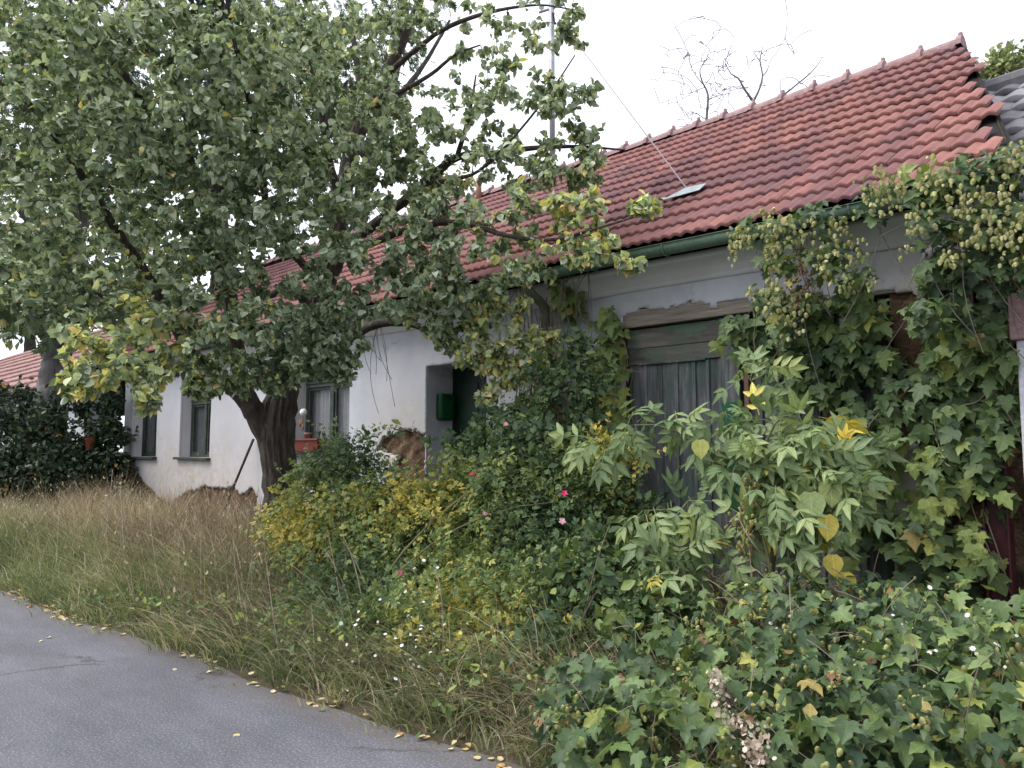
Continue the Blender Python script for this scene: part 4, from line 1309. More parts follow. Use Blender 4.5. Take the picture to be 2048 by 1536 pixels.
CROWN = [
    (*(-7.409, -4.514, 5.194), .85, 1.0), (*(-6.829, -4.112, 5.266), .85, 1.0), (*(-6.345, -3.639, 5.139), .9, 1.1), (*(-6.248, -3.016, 5.312), .95, 1.1), (*(-7.294, -4.324, 4.509), .85, 1.0), (*(-6.612, -3.960, 4.546), .85, 1.15),
    (*(-6.037, -3.539, 4.418), .9, 1.2), (*(-6.052, -2.884, 4.597), .9, 1.15), (*(-6.637, -2.054, 5.748), .9, 1.0), (*(-6.723, -1.376, 6.339), .8, .8), (*(-6.207, -1.020, 6.283), .6, .7), (*(-5.453, -0.695, 6.063), .55, .7), (*(-4.836, -0.368, 5.902), .42, .75),
    (*(-6.762, -1.335, 5.677), .7, .75), (*(-6.157, -2.274, 4.439), .8, 1.0), (*(-6.047, -3.080, 3.953), .85, 1.15), (*(-6.386, -3.534, 3.917), .85, 1.1), (*(-7.055, -3.904, 4.032), .75, .9), (*(-7.763, -4.290, 3.971), .75, .9), (*(-7.673, -4.012, 3.506), .6, .8),
    (*(-8.230, -4.382, 3.349), .6, .7), (*(-6.487, -3.165, 3.495), .8, 1.1), (*(-6.000, -2.715, 3.584), .8, 1.1), (*(-5.754, -2.197, 3.506), .7, 1.0), (*(-6.905, -3.560, 3.495), .6, .7), (*(-5.752, -1.566, 4.031), .5, .8), (*(-5.790, -1.289, 4.887), .45, .8),
    (*(-5.334, -1.026, 5.144), .45, .9), (*(-5.288, -1.069, 4.704), .42, 1.0), (*(-4.773, -0.900, 5.054), .5, .95), (*(-4.470, -0.740, 4.960), .35, .8), (*(-5.099, -0.978, 4.274), .5, 1.1), (*(-4.647, -0.829, 4.297), .45, 1.0), (*(-4.352, -0.589, 4.629), .2, .8), (*(-4.348, -0.675, 4.214), .25, .9),
    (*(-4.615, -1.147, 3.733), .48, 1.0), (*(-4.160, -0.990, 3.716), .33, .8), (*(-5.064, -1.534, 3.415), .6, 1.1), (*(-4.539, -1.297, 3.275), .45, 1.0), (*(-3.964, -1.033, 3.311), .27, 1.0), (*(-3.543, -0.816, 3.665), .14, .8), (*(-3.665, -0.871, 3.159), .13, .9),
    (*(-5.587, -1.866, 3.211), .62, 1.15), (*(-5.896, -2.408, 2.987), .6, 1.1), (*(-6.198, -2.970, 2.990), .7, 1.1), (*(-6.639, -3.392, 3.033), .65, 1.0), (*(-6.472, -3.188, 2.642), .55, 1.1), (*(-6.185, -2.776, 2.614), .5, 1.1), (*(-6.039, -2.359, 2.598), .38, 1.0),
    (*(-6.750, -2.999, 2.326), .25, .9), (*(-6.500, -2.489, 2.347), .28, .8), (*(-6.778, -3.619, 2.670), .45, .9), (*(-6.885, -3.973, 2.471), .33, 1.0), (*(-6.552, -3.770, 2.253), .28, 1.0), (*(-6.775, -4.108, 2.163), .22, 1.1), (*(-6.403, -3.738, 2.002), .14, 1.0),
    (*(-5.670, -1.368, 3.010), .38, 1.0), (*(-5.360, -1.058, 2.864), .32, 1.0), (*(-5.093, -0.913, 2.607), .26, 1.2), (*(-4.863, -0.809, 2.404), .2, 1.1), (*(-5.261, -1.015, 2.128), .14, 1.2), (*(-4.925, -0.812, 1.931), .13, 1.2), (*(-7.164, -3.737, 2.922), .5, 1.0), (*(-6.765, -3.450, 2.512), .35, 1.0), (*(-7.535, -3.942, 2.852), .4, .9), (*(-7.827, -4.114, 3.143), .45, .9), (*(-6.381, -2.245, 2.404), .24, 1.2), (*(-6.088, -2.108, 2.417), .24, 1.0), (*(-7.098, -2.628, 2.242), .24, 1.0), (*(-7.148, -2.954, 2.262), .22, 1.0), (*(-6.887, -2.293, 2.265), .21, .8), (*(-5.419, -1.137, 3.059), .35, 1.1), (*(-5.656, -1.184, 2.733), .24, 1.0), (*(-5.346, -1.001, 2.499), .24, 1.0), (*(-5.092, -0.878, 2.320), .22, 1.1), (*(-4.800, -0.772, 2.594), .24, 1.1), (*(-5.102, -0.973, 3.039), .3, 1.0), (*(-6.262, -2.428, 2.567), .35, 1.2), (*(-6.630, -2.625, 2.463), .3, 1.1), (*(-5.978, -2.291, 2.508), .3, 1.0), (*(-5.830, -2.183, 2.780), .4, 1.0), (*(-6.262, -1.426, 4.608), .45, .8), (*(-6.271, -1.666, 4.229), .4, .8), (*(-6.000, -1.306, 4.519), .35, .8), (*(-6.316, -1.260, 5.108), .4, .7), (*(-5.512, -1.451, 3.807), .4, 1.0), (*(-5.296, -1.445, 3.140), .4, 1.0), (*(-5.549, -1.722, 3.467), .4, 1.0),
]
YELLOW = np.array([(-6.765, -3.962, 2.172), (-6.430, -3.768, 2.042), (-4.831, -0.774, 2.357), (-5.159, -0.913, 2.080), (-3.933, -1.004, 3.311), (-3.577, -0.842, 3.622), (-4.160, -0.990, 3.716), (-6.778, -3.735, 2.485), (-4.925, -0.812, 1.931), (-5.093, -0.913, 2.607)])
ends, _, bi = inside_blobs(CROWN, 1900, 0.0, 20)
P = grow(tree, nodes, ends, 'twig_bark', 6, .028, .0028)
lp, ld, li = leaf_sprays(P, 18, .022, .5)
n = len(lp)
near_y = np.min(np.linalg.norm(lp[:, None] - YELLOW[None], axis=2), 1)
up_side = np.clip((lp[:, 2] - 2.6) / 3.5, 0, 1)
tint = np.clip(rng.normal(.3, .16, n) + .18 * up_side * rng.uniform(0, 1.4, n), 0, .74)
flip = rng.random(n) < .46
tint = np.where(flip, rng.uniform(.55, .75, n), tint)
yl = rng.random(n) < np.where(near_y < .5, .55, np.where(near_y < 1.0, .12, .022))
tint = np.where(yl, .76 + .24 * rng.random(n) ** 2.2, tint)
hint = unit(rng.normal(size=(n, 3)) * .8 + np.array([.1, -.2, .6]))
leaves(tree, 'leaf', 'foliage', [OVATE, OVATE_CURL, OVATE_FOLD], lp, ld, hint, .044 + .046 * rng.random(n) ** 1.2 + np.where(rng.random(n) < .06, .015, 0), tint, 'tree_leaf', 300)


def simple_tree(name, label, trunk_rows, limb_rows, blobs, n_ends, per, shape, size, tint_mu, tint_sd, leaf_mat, bark, cat='tree', singles=0, group=None, droop=.4, spread=.05, hintv=(0, -.3, .8), rmax=.03):
    t_ = thing(name, label, cat, trunk_rows[0][:3], group)
    nd = [limb_tube('trunk', trunk_rows, t_, bark, 10)]
    for lb in limb_rows:
        nd.append(limb_tube('limb', lb, t_, bark, 7))
    nd = np.vstack(nd)
    en, _, _ = inside_blobs(blobs, n_ends)
    Pp = grow(t_, nd, en, 'twig_bark', 5, rmax, .004)
    q, d, _ = leaf_sprays(Pp, per, spread, droop)
    k = len(q)
    tt = rng.normal(tint_mu, tint_sd, k)
    leaves(t_, 'leaf', 'crown', shape, q, d, unit(rng.normal(size=(k, 3)) * .7 + np.array(hintv)), rng.uniform(size * .75, size * 1.25, k), tt, leaf_mat, singles)
    return t_


# ---- trees behind, to the left
simple_tree('ash_tree', 'tall grey-barked tree behind the dark shrubs, in front of the farther roof', L4(((-19.269, -0.795, 0.388), .42), ((-19.165, -0.840, 1.600), 0.381), ((-19.039, -0.877, 2.922), 0.326), ((-18.816, -0.823, 4.245), 0.286), ((-18.577, -0.753, 5.567), 0.258), ((-18.374, -0.743, 7.110), 0.218), ((-18.180, -0.755, 8.763), 0.163), ((-17.976, -0.810, 10.857), 0.109), ((-17.856, -0.904, 12.620), 0.068)),
            [L4(((-18.581, -0.750, 5.512), 0.109), ((-18.269, -1.470, 6.149), 0.082), ((-18.070, -2.094, 6.715), 0.041)), L4(((-18.374, -0.743, 7.110), 0.095), ((-17.588, -0.278, 7.830), 0.068), ((-16.725, 0.113, 8.268), 0.027)), L4(((-18.726, -0.789, 4.686), 0.068), ((-18.504, -1.530, 4.774), 0.048), ((-18.241, -2.062, 5.078), 0.020)),
             L4(((-18.673, -0.765, 4.906), 0.068), ((-18.144, -0.278, 5.016), 0.054), ((-17.548, 0.160, 4.442), 0.027))],
            [(*(-18.493, -1.788, 10.203), 2.312, 1), (*(-17.638, -0.490, 10.857), 2.176, 1), (*(-18.471, -1.874, 7.947), 1.768, 1), (*(-17.803, -0.745, 8.541), 1.768, .9), (*(-18.346, -1.907, 6.074), 1.360, 1), (*(-18.158, -1.277, 5.408), 1.088, 1), (*(-17.764, 0.022, 7.155), 1.224, .5), (*(-18.514, -1.881, 4.513), 0.952, 1), (*(-17.768, -0.087, 4.769), 0.952, .9), (*(-17.194, 0.718, 5.822), 1.224, .6), (*(-17.680, -1.460, 4.464), 0.816, 1.3), (*(-17.074, -1.055, 5.896), 0.952, 1.2)],
            620, 8, [ASH], .3, .55, .2, 'far_leaf', 'grey_bark', droop=.6, spread=.1)
simple_tree('spruce_tree', 'dark tall conifer rising behind the big tree top', L4(((-22.938, 4.784, 5.645), .3), ((-22.626, 4.454, 10.935), .22), ((-22.075, 3.871, 20.269), .05)), [],
            [(*(-22.378, 4.192, 15.135), 1.6, 1), (*(-22.488, 4.308, 13.268), 1.9, 1), (*(-22.739, 4.347, 10.935), 2.2, .9), (*(-22.183, 4.100, 17.469), 1.3, 1)], 260, 12, [LANCE], .32, .3, .2, 'dark_leaf', 'bark', droop=.8, spread=.14)
simple_tree('locust_tree', 'tall light-crowned tree standing behind the house, seen through the big tree', L4(((-15.911, 4.796, 3.324), 0.240), ((-15.492, 4.712, 7.389), 0.204), ((-15.001, 4.914, 9.606), 0.180), ((-14.638, 5.069, 11.207), 0.162), ((-14.282, 5.143, 13.424), 0.132), ((-14.018, 5.043, 16.380), 0.072)),
            [L4(((-14.994, 4.906, 9.729), 0.096), ((-13.829, 5.201, 10.714), 0.060), ((-12.876, 5.303, 11.635), 0.030)), L4(((-15.239, 4.805, 8.620), 0.084), ((-16.028, 3.841, 10.468), 0.054), ((-16.451, 3.208, 12.438), 0.030))],
            [(*(-15.872, 3.156, 11.674), 1.9, .7), (*(-15.082, 4.073, 10.234), 1.7, .7), (*(-16.349, 2.960, 9.515), 1.8, .8), (*(-14.094, 4.780, 12.153), 1.4, .45), (*(-15.748, 3.726, 7.836), 1.4, .7)], 330, 9, [ASH], .3, .5, .2, 'far_leaf', 'grey_bark', droop=.5, spread=.14)
simple_tree('garden_tree', 'round green tree behind the white house, left of the mast', L4(((-22.271, 2.894, 3.597), .2), ((-22.241, 2.653, 5.878), .15), ((-22.218, 2.421, 8.017), .08)), [],
            [(*(-22.415, 2.421, 6.449), 1.8, 1), (*(-24.615, 1.448, 8.756), 2.2, .8), (*(-21.100, 3.530, 7.590), 1.7, .9), (*(-22.797, 3.010, 10.098), 2.0, .6), (*(-25.841, 0.131, 10.098), 2.0, .6)], 380, 9, [SMALL, OVATE], .2, .4, .2, 'far_leaf', 'bark', droop=.4, spread=.16)
simple_tree('distant_tree', 'distant green tree over the ridge of the farther roof', L4(((-38.759, 3.750, 4.686), .3), ((-38.603, 3.585, 7.330), .2), ((-38.447, 3.420, 9.975), .1)), [],
            [(*(-39.515, 2.618, 8.212), 2.2, 1), (*(-38.056, 3.972, 8.432), 2.2, 1), (*(-36.731, 5.147, 9.094), 2.0, .9), (*(-38.742, 3.088, 10.416), 2.2, .8), (*(-35.818, 6.114, 8.212), 1.6, .8)], 300, 9, [SMALL], .35, .45, .2, 'far_leaf', 'bark', droop=.3, spread=.25)
simple_tree('yellow_tree', 'small yellowing tree peeping over the far end of the red ridge', L4(((-14.848, 6.774, 6.786), .12), ((-14.794, 6.717, 7.693), .1), ((-14.716, 6.730, 8.212), .05)), [],
            [(*(-14.713, 6.726, 8.277), .55, 1), (*(-15.055, 6.425, 8.082), .5, 1), (*(-14.319, 7.067, 8.536), .35, .7)], 90, 12, [SMALL], .15, .9, .1, 'far_leaf', 'bark', droop=.3, spread=.1)
simple_tree('hazy_tree', 'olive treetop above the grey roof at the edge of the view', L4(((-5.244, 23.621, 11.207), .2), ((-5.206, 23.458, 12.892), .15), ((-5.147, 23.395, 13.903), .08)), [],
            [(*(-5.311, 23.199, 14.241), .75, 1), (*(-4.753, 23.717, 14.325), .8, 1), (*(-5.034, 23.398, 14.780), .6, .8), (*(-5.496, 23.025, 14.241), .5, .8), (*(-4.308, 24.108, 14.578), .8, 1)], 130, 12, [SMALL], .2, .8, .08, 'far_leaf', 'grey_bark', droop=.3, spread=.13)


def bare(name, label, stems):
    t_ = thing(name, label, 'tree', stems[0][0][:3], 'bare trees behind the red ridge')
    nd = [limb_tube('trunk' if i == 0 else 'limb', [(a_, b_, c_, r_ * .5) for a_, b_, c_, r_ in s], t_, 'bare_twig', 6) for i, s in enumerate(stems)]
    nd = np.vstack(nd)
    k = rng.choice(len(nd) - 4, 190 if len(stems) > 4 else 46)
    en = nd[k + 3, :3] + rng.normal(size=(len(k), 3)) * .42 + np.array([0, 0, .3])
    grow(t_, nd, en, 'bare_twig', 6, .014, .0075, sides=4)


bare('bare_tree', 'leafless tree with many fine twigs above the ridge', [
    L4(((-8.235, 8.754, 7.881), .07), ((-8.168, 8.700, 8.873), .055), ((-8.112, 8.688, 9.424), .045), ((-8.184, 8.587, 9.700), .035), ((-8.208, 8.532, 9.975), .025), ((-8.098, 8.609, 10.196), .018), ((-8.037, 8.641, 10.416), .01)),
    L4(((-8.137, 8.683, 9.259), .02), ((-7.996, 8.791, 9.479), .016), ((-7.819, 8.926, 9.755), .01)), L4(((-8.186, 8.589, 9.667), .02), ((-8.328, 8.418, 9.975), .014), ((-8.407, 8.292, 10.416), .008)),
    L4(((-8.168, 8.700, 8.873), .02), ((-8.383, 8.477, 9.038), .016), ((-8.634, 8.259, 8.873), .008)), L4(((-8.166, 8.617, 9.589), .02), ((-8.315, 8.485, 9.512), .014), ((-8.440, 8.375, 9.446), .01)), L4(((-8.118, 8.695, 9.314), .02), ((-7.919, 8.870, 9.424), .014), ((-7.635, 9.134, 9.468), .008))])
bare('bare_tree', 'leafless tree with three long bare limbs above the ridge', [
    L4(((-7.039, 8.547, 7.512), .09), ((-6.961, 8.479, 8.705), .07), ((-6.975, 8.448, 8.860), .06), ((-7.069, 8.335, 9.068), .045), ((-7.160, 8.219, 9.317), .035), ((-7.261, 8.114, 9.400), .025), ((-7.337, 8.013, 9.638), .012)),
    L4(((-6.963, 8.466, 8.808), .05), ((-6.839, 8.546, 9.119), .042), ((-6.786, 8.566, 9.379), .034), ((-6.805, 8.511, 9.690), .026), ((-6.742, 8.536, 9.980), .012)),
    L4(((-6.787, 8.567, 9.358), .026), ((-6.713, 8.625, 9.462), .02), ((-6.655, 8.655, 9.669), .01)),
    L4(((-6.721, 8.725, 8.549), .06), ((-6.630, 8.780, 8.808), .05), ((-6.307, 9.045, 9.151), .036), ((-6.024, 9.276, 9.462), .026), ((-5.856, 9.402, 9.742), .012))])

# ---- dark shrubs at the far left
simple_tree('dark_shrub', 'dark dense shrub beside the corner of the white house', L4(((-16.895, -0.575, -0.008), .1), ((-16.836, -0.638, 0.997), .08), ((-16.776, -0.700, 2.002), .04)), [],
            [(*(-16.826, -0.406, 2.624), .3, .9), (*(-16.914, -0.417, 2.010), .45, 1.2), (*(-16.692, -0.526, 1.198), .55, 1.2), (*(-17.099, -0.946, 1.500), .7, 1.1), (*(-16.743, -0.931, 0.713), .6, 1.2), (*(-17.285, -0.704, 2.631), .35, .8), (*(-17.600, -1.114, 2.419), .4, .8)], 260, 22, [SMALL, OVATE_FOLD], .11, .45, .22, 'dark_leaf', 'bark', 'shrub', droop=.3, spread=.1)
simple_tree('dark_shrub', 'broad dark shrub at the left edge below the farther roof', L4(((-16.764, -1.845, 0.096), .1), ((-16.709, -1.904, 1.036), .08), ((-16.654, -1.963, 1.976), .04)), [],
            [(*(-17.080, -1.689, 2.086), .5, 1.0), (*(-17.571, -2.164, 2.183), .6, 1.0), (*(-17.489, -1.869, 2.684), .25, .8), (*(-17.842, -2.215, 2.782), .3, .8), (*(-16.761, -1.987, 1.318), .8, 1.2), (*(-16.435, -1.645, 1.036), .7, 1.2), (*(-17.189, -2.358, 1.036), .7, 1)], 340, 22, [SMALL, OVATE_FOLD], .11, .45, .22, 'dark_leaf', 'bark', 'shrub', droop=.3, spread=.1)
bk = (-16.703, -0.805, 1.719)
bu = MB().tube([(bk[0], bk[1], bk[2] - .12), (bk[0], bk[1], bk[2] - .08), (bk[0], bk[1], bk[2] + .1), (bk[0], bk[1], bk[2] + .12)], [.07, .08, .1, .11], 14)
tag(bu.build('orange_bucket', 'rusty_orange', None, True), 'orange bucket half hidden in the dark shrub', 'bucket')


# ---- shrubs made of upright stems and leafy sprays
def shrub(name, label, cat, base_pts, blobs, n_ends, per, shapes, size, tint_fn, leaf_mat, stem_mat, singles, rest='foliage', spread=.04, droop=.1, lift=.25, hintv=(.1, -.5, .7), back=.6, rmax=.008, axis_bias=(0, 0, 0)):
    t_ = thing(name, label, cat, tuple(np.mean(base_pts, 0)))
    en, dr_, _ = inside_blobs(blobs, n_ends)
    en[:, 2] = np.maximum(en[:, 2], gz(en[:, 0], en[:, 1]) + .06)
    bp = np.array(base_pts)
    nd = []
    for p in bp:
        tgt = en[rng.choice(len(en), 3)]
        for q in tgt:
            s = np.linspace(0, 1, 9)[:, None]
            mid = np.array([p[0] * .6 + q[0] * .4, p[1] * .6 + q[1] * .4, q[2] + .1])
            pth = p * (1 - s) ** 2 + 2 * mid * s * (1 - s) + q * s ** 2
            nd.append(np.c_[pth, np.linspace(rmax * 1.3, .003, 9)])
    A = np.array(nd)
    put('stem', tubes_mesh('stem', A[:, :, :3], A[:, :, 3], 6, stem_mat), t_)
    Pp = grow(t_, np.vstack(nd), en, stem_mat, 5, rmax, .0022, sides=4, lift=lift)
    q, d, _ = leaf_sprays(Pp, per, spread, droop, back)
    k = len(q)
    d = unit(d + np.array(axis_bias))
    leaves(t_, 'leaf', rest, shapes, q, d, unit(rng.normal(size=(k, 3)) * .55 + np.array(hintv)), rng.uniform(size * .7, size * 1.3, k), tint_fn(q), leaf_mat, singles)
    return t_, q


def rose_tint(q):
    k = len(q)
    nz = np.sin(q[:, 0] * 3.1 + q[:, 2] * 4) + np.sin(q[:, 0] * 1.3 - q[:, 2] * 5.1 + 2) + .7 * np.sin(q[:, 1] * 5)
    return np.minimum(.86, rng.normal(.47, .16, k) + .14 * nz)


ROSE_BLOBS = [(*(-6.900, -1.776, 1.293), .42, 1.1), (*(-6.495, -1.694, 1.500), .42, 1.0), (*(-5.891, -1.770, 1.133), .42, 1.1), (*(-5.277, -1.740, 1.115), .4, 1.1), (*(-4.936, -1.577, 1.296), .4, 1.1), (*(-4.636, -1.447, 1.429), .4, 1.0),
              (*(-6.736, -1.984, 0.861), .48, 1.1), (*(-6.044, -1.881, 0.853), .55, 1.1), (*(-5.357, -1.784, 0.851), .58, 1.1), (*(-4.778, -1.665, 0.968), .55, 1.1), (*(-4.326, -1.530, 1.110), .52, 1.1), (*(-4.043, -1.292, 1.355), .42, 1.0),
              (*(-3.738, -1.156, 1.479), .38, .9), (*(-5.860, -2.218, 0.498), .5, .9), (*(-5.077, -2.168, 0.497), .5, .9), (*(-4.495, -2.038, 0.550), .5, .95), (*(-4.108, -1.822, 0.644), .45, .9), (*(-3.907, -1.523, 0.900), .45, 1.0), (*(-3.588, -1.236, 1.017), .4, .9),
              (*(-4.085, -2.318, 0.352), .3, .9), (*(-4.474, -2.408, 0.344), .3, .7), (*(-7.321, -1.974, 0.770), .3, 1.0), (*(-5.568, -2.603, 0.252), .3, .8), (*(-4.915, -2.672, 0.209), .28, .8), (*(-4.457, -2.653, 0.210), .28, .8), (*(-3.972, -2.610, 0.218), .28, .8), (*(-3.838, -2.362, 0.363), .28, .8), (*(-6.686, -2.170, 0.497), .35, .9), (*(-5.355, -2.557, 0.394), .35, .9), (*(-4.714, -2.640, 0.381), .35, .9), (*(-4.215, -2.581, 0.375), .35, .9), (*(-4.022, -2.280, 0.530), .35, .9), (*(-3.655, -2.205, 0.501), .3, .8), (*(-3.652, -2.727, 0.266), .2, .7), (*(-3.518, -1.824, 0.709), .3, .8)]
base = [(-5.065, -2.658, 0.220), (-5.100, -2.146, 0.250), (-4.663, -1.988, 0.250), (-4.403, -1.684, 0.280), (-4.233, -1.392, 0.300), (-5.932, -2.370, 0.250), (-4.289, -0.867, 0.300), (-5.773, -1.844, 0.330)]
rose, rq = shrub('rose_bush', 'sprawling rose bush with small yellowing leaves and few pink flowers', 'rose bush', base, ROSE_BLOBS, 1750, 12, [ROSE], .105, rose_tint, 'rose_leaf', 'green_stem', 0, spread=.05, droop=.0, lift=.3)
for pos, tt_, sz in (((-4.482, -1.920, 1.409), .1, .026), ((-4.448, -1.886, 1.389), .55, .03), ((-3.605, -1.836, 1.281), .1, .036), ((-3.563, -1.911, 1.087), .95, .036), ((-4.248, -2.009, 1.110), .95, .028), ((-4.629, -2.525, 0.676), .3, .03), ((-4.368, -1.652, 1.804), .8, .03)):
    Vv, Tt = ROSEFLOWER
    me = mesh_tris('rose', Vv, Tt, 'petal_pink', np.full(len(Vv), tt_))
    Rm = rotations(np.array([[.5 + random.uniform(-.3, .3), -.6, .6]]), np.array([[0, 1., .2]]))[0]
    put('rose', me, rose, Matrix.Translation(Vector(pos)) @ Matrix(Rm.tolist()).to_4x4() @ Matrix.Scale(sz * .75, 4))

# thin straggling rose canes before the wall and the downpipe
cb = [(*(-5.874, -1.558, 1.816), .12, .3), (*(-6.215, -1.599, 1.772), .1, .4), (*(-5.374, -1.485, 1.692), .14, .5), (*(-4.943, -1.231, 1.827), .25, 1), (*(-4.622, -1.077, 1.913), .3, 1), (*(-4.321, -0.729, 2.553), .22, 1), (*(-4.348, -0.844, 2.137), .3, 1), (*(-4.191, -0.796, 1.820), .25, 1), (*(-4.566, -0.934, 2.326), .2, .6), (*(-4.164, -0.680, 2.226), .2, .8), (*(-4.997, -1.399, 1.645), .2, .9), (*(-4.312, -1.296, 1.579), .33, 1), (*(-4.008, -1.137, 1.496), .35, 1), (*(-3.659, -1.062, 1.319), .28, 1), (*(-3.427, -1.093, 1.094), .26, 1), (*(-4.596, -1.301, 1.687), .28, 1)]
shrub('climbing_rose', 'thin dark-leaved rose canes climbing past the downpipe to the right of the doorway', 'climber', [(-5.256, -0.454, 0.360), (-5.208, 0.032, 0.360), (-5.437, -0.625, 0.360)], cb, 430, 10, [ROSE, SMALL], .08, lambda q: rng.normal(.2, .15, len(q)), 'rose_leaf', 'twig_bark', 0, spread=.04, droop=.1)

bram = [(*(-3.398, -1.974, 0.604), .33, 1), (*(-3.133, -1.872, 0.690), .33, 1), (*(-2.773, -1.941, 0.647), .28, 1), (*(-3.296, -2.409, 0.425), .22, .8), (*(-3.379, -1.710, 0.851), .3, .9), (*(-2.782, -2.208, 0.503), .2, .8)]
shrub('bramble', 'low dark bramble in the shade below the gate, right of the rose bush', 'bramble', [(-3.507, -1.786, 0.250), (-3.310, -1.513, 0.270), (-3.144, -1.443, 0.250)], bram, 260, 9, [ROSE, SMALL], .1, lambda q: rng.normal(.25, .2, len(q)), 'rose_leaf', 'dry_stem', 0, spread=.05)

# ---- elder with big feathered leaves before the gate
EL = [(*(-3.420, -1.703, 1.636), .16, 1), (*(-3.171, -1.618, 1.743), .2, 1.0), (*(-2.905, -1.512, 1.810), .16, .7), (*(-2.719, -1.462, 1.703), .12, .7), (*(-2.401, -1.073, 2.125), .2, .8), (*(-2.408, -1.310, 1.735), .28, 1.0), (*(-2.217, -1.267, 1.732), .34, 1.2), (*(-2.039, -1.222, 1.600), .34, 1.2),
      (*(-1.819, -1.140, 1.505), .3, 1.1), (*(-1.945, -1.314, 1.380), .3, 1.1), (*(-2.191, -1.346, 1.438), .3, 1), (*(-1.626, -0.973, 1.632), .2, .9), (*(-2.956, -1.764, 1.196), .14, 1), (*(-2.757, -1.710, 1.154), .2, 1.1), (*(-2.584, -1.555, 1.236), .14, .7), (*(-2.260, -1.509, 1.092), .25, .9), (*(-2.036, -1.429, 1.040), .25, .9), (*(-2.715, -1.909, 0.838), .2, .9), (*(-2.565, -1.439, 1.566), .2, .9), (*(-2.547, -1.632, 1.017), .16, .9), (*(-2.574, -1.779, 0.869), .16, .9)]
elder, _ = shrub('elder_bush', 'elder bush with large feathered pale green leaves before the wooden gate', 'shrub', [(-2.319, -1.359, 0.340), (-2.142, -1.528, 0.340), (-2.499, -1.348, 0.340), (-2.154, -1.203, 0.340)], EL, 125, 3, [ELDER, ELDER3], .22, lambda q: rng.normal(.5, .18, len(q)) + np.where(rng.random(len(q)) < .03, .3, 0), 'elder_leaf', 'green_stem', 240,
                 spread=.02, droop=.35, lift=.3, hintv=(.15, -.6, .75), back=.35, rmax=.014, axis_bias=(.05, -.25, -.15))
# a few big drooping yellow-green leaves hang in it
bp = [(-1.839, -1.425, 1.417), (-1.932, -1.504, 1.341), (-1.849, -1.479, 1.208), (-2.545, -1.548, 1.484), (-1.815, -1.488, 0.974), (-1.767, -1.430, 0.869), (-1.755, -1.336, 1.341), (-2.402, -1.572, 1.665), (-2.607, -1.628, 1.666), (-2.130, -1.556, 1.367)]
leaves(elder, 'drooping_leaf', 'drooping_leaves', [OVATE], bp, [(.1, -.1, -1)] * len(bp), [(.5, -.8, .2), (.3, -.9, .1), (.7, -.6, 0), (.4, -.9, .2), (.2, -1, .1), (.5, -.9, 0), (.8, -.5, .1), (.2, -1, .2), (.4, -.8, .3), (.6, -.8, .1)],
       [.17, .19, .16, .17, .13, .13, .14, .14, .13, .14], [.78, .7, .97, .1, .98, .97, .6, .3, .85, .7], 'elder_leaf', 10)

# ---- hop vines


def hop_tint(mu, sd):
    return lambda q: np.where(rng.random(len(q)) < .022, rng.uniform(.9, 1.06, len(q)), np.minimum(.84, rng.normal(mu, sd, len(q)) + .12 * np.sin(q[:, 0] * 4 + q[:, 2] * 6)))


def wall_leaves(polys, n, depth, y0=-.06):
    """Points over polygons (x, z) on the wall, with a layered depth in front of it."""
    P = []
    for poly, wgt in polys:
        a = np.array(poly)
        k = int(n * wgt)
        px = rng.uniform(a[:, 0].min(), a[:, 0].max(), k * 4)
        pz = rng.uniform(a[:, 1].min(), a[:, 1].max(), k * 4)
        m_ = poly_inside(px + .05 * np.sin(pz * 13), pz + .05 * np.sin(px * 17), poly)
        gap = np.sin(px * 7.3 + 2 * np.sin(pz * 3.1)) * np.sin(pz * 6.1 + px * 2.0)
        m_ &= (gap + rng.normal(0, .3, len(px))) > -.55
        px, pz = px[m_][:k], pz[m_][:k]
        P.append(np.c_[px, y0 - depth * rng.random(len(px)) ** 1.4, pz])
    return np.vstack(P)


def bines(parent, P, n, mat, r=.004, base=None):
    """Twining stems running between neighbouring leaf points."""
    idx = rng.choice(len(P), n)
    A = P[idx]
    D = rng.normal(size=(n, 3)) * np.array([.25, .06, .2]) + np.array([0, 0, -.45])
    C = A + D
    B = (A + C) / 2 + rng.normal(size=(n, 3)) * .12
    Q = beziers(A, B, C, 7)
    put('bine', tubes_mesh('bine', Q, np.full((n, 7), r), 4, mat), parent, None, 'stuff')


def cones(parent, P, material_tint, singles, size=.036):
    k = len(P)
    ax = unit(rng.normal(size=(k, 3)) * .3 + np.array([0, 0, -1]))
    leaves(parent, 'hop_cone', 'hop_cones', [CONE], P, ax, rnd_dirs(k), size * (.55 + .7 * rng.random(k)), material_tint, 'hop_cone', singles)


def clusters(centres, per, r):
    cen = np.array(centres, float)
    cnt = np.maximum(2, rng.poisson(per * rng.uniform(.5, 1.5, len(cen))))
    rr = np.repeat(r * rng.uniform(.6, 1.5, len(cen)), cnt)[:, None]
    c = np.repeat(cen, cnt, 0)
    return c + np.clip(rng.normal(size=c.shape), -1.6, 1.6) * rr * np.array([.75, .5, 1.15]) - np.array([0, 0, .02])


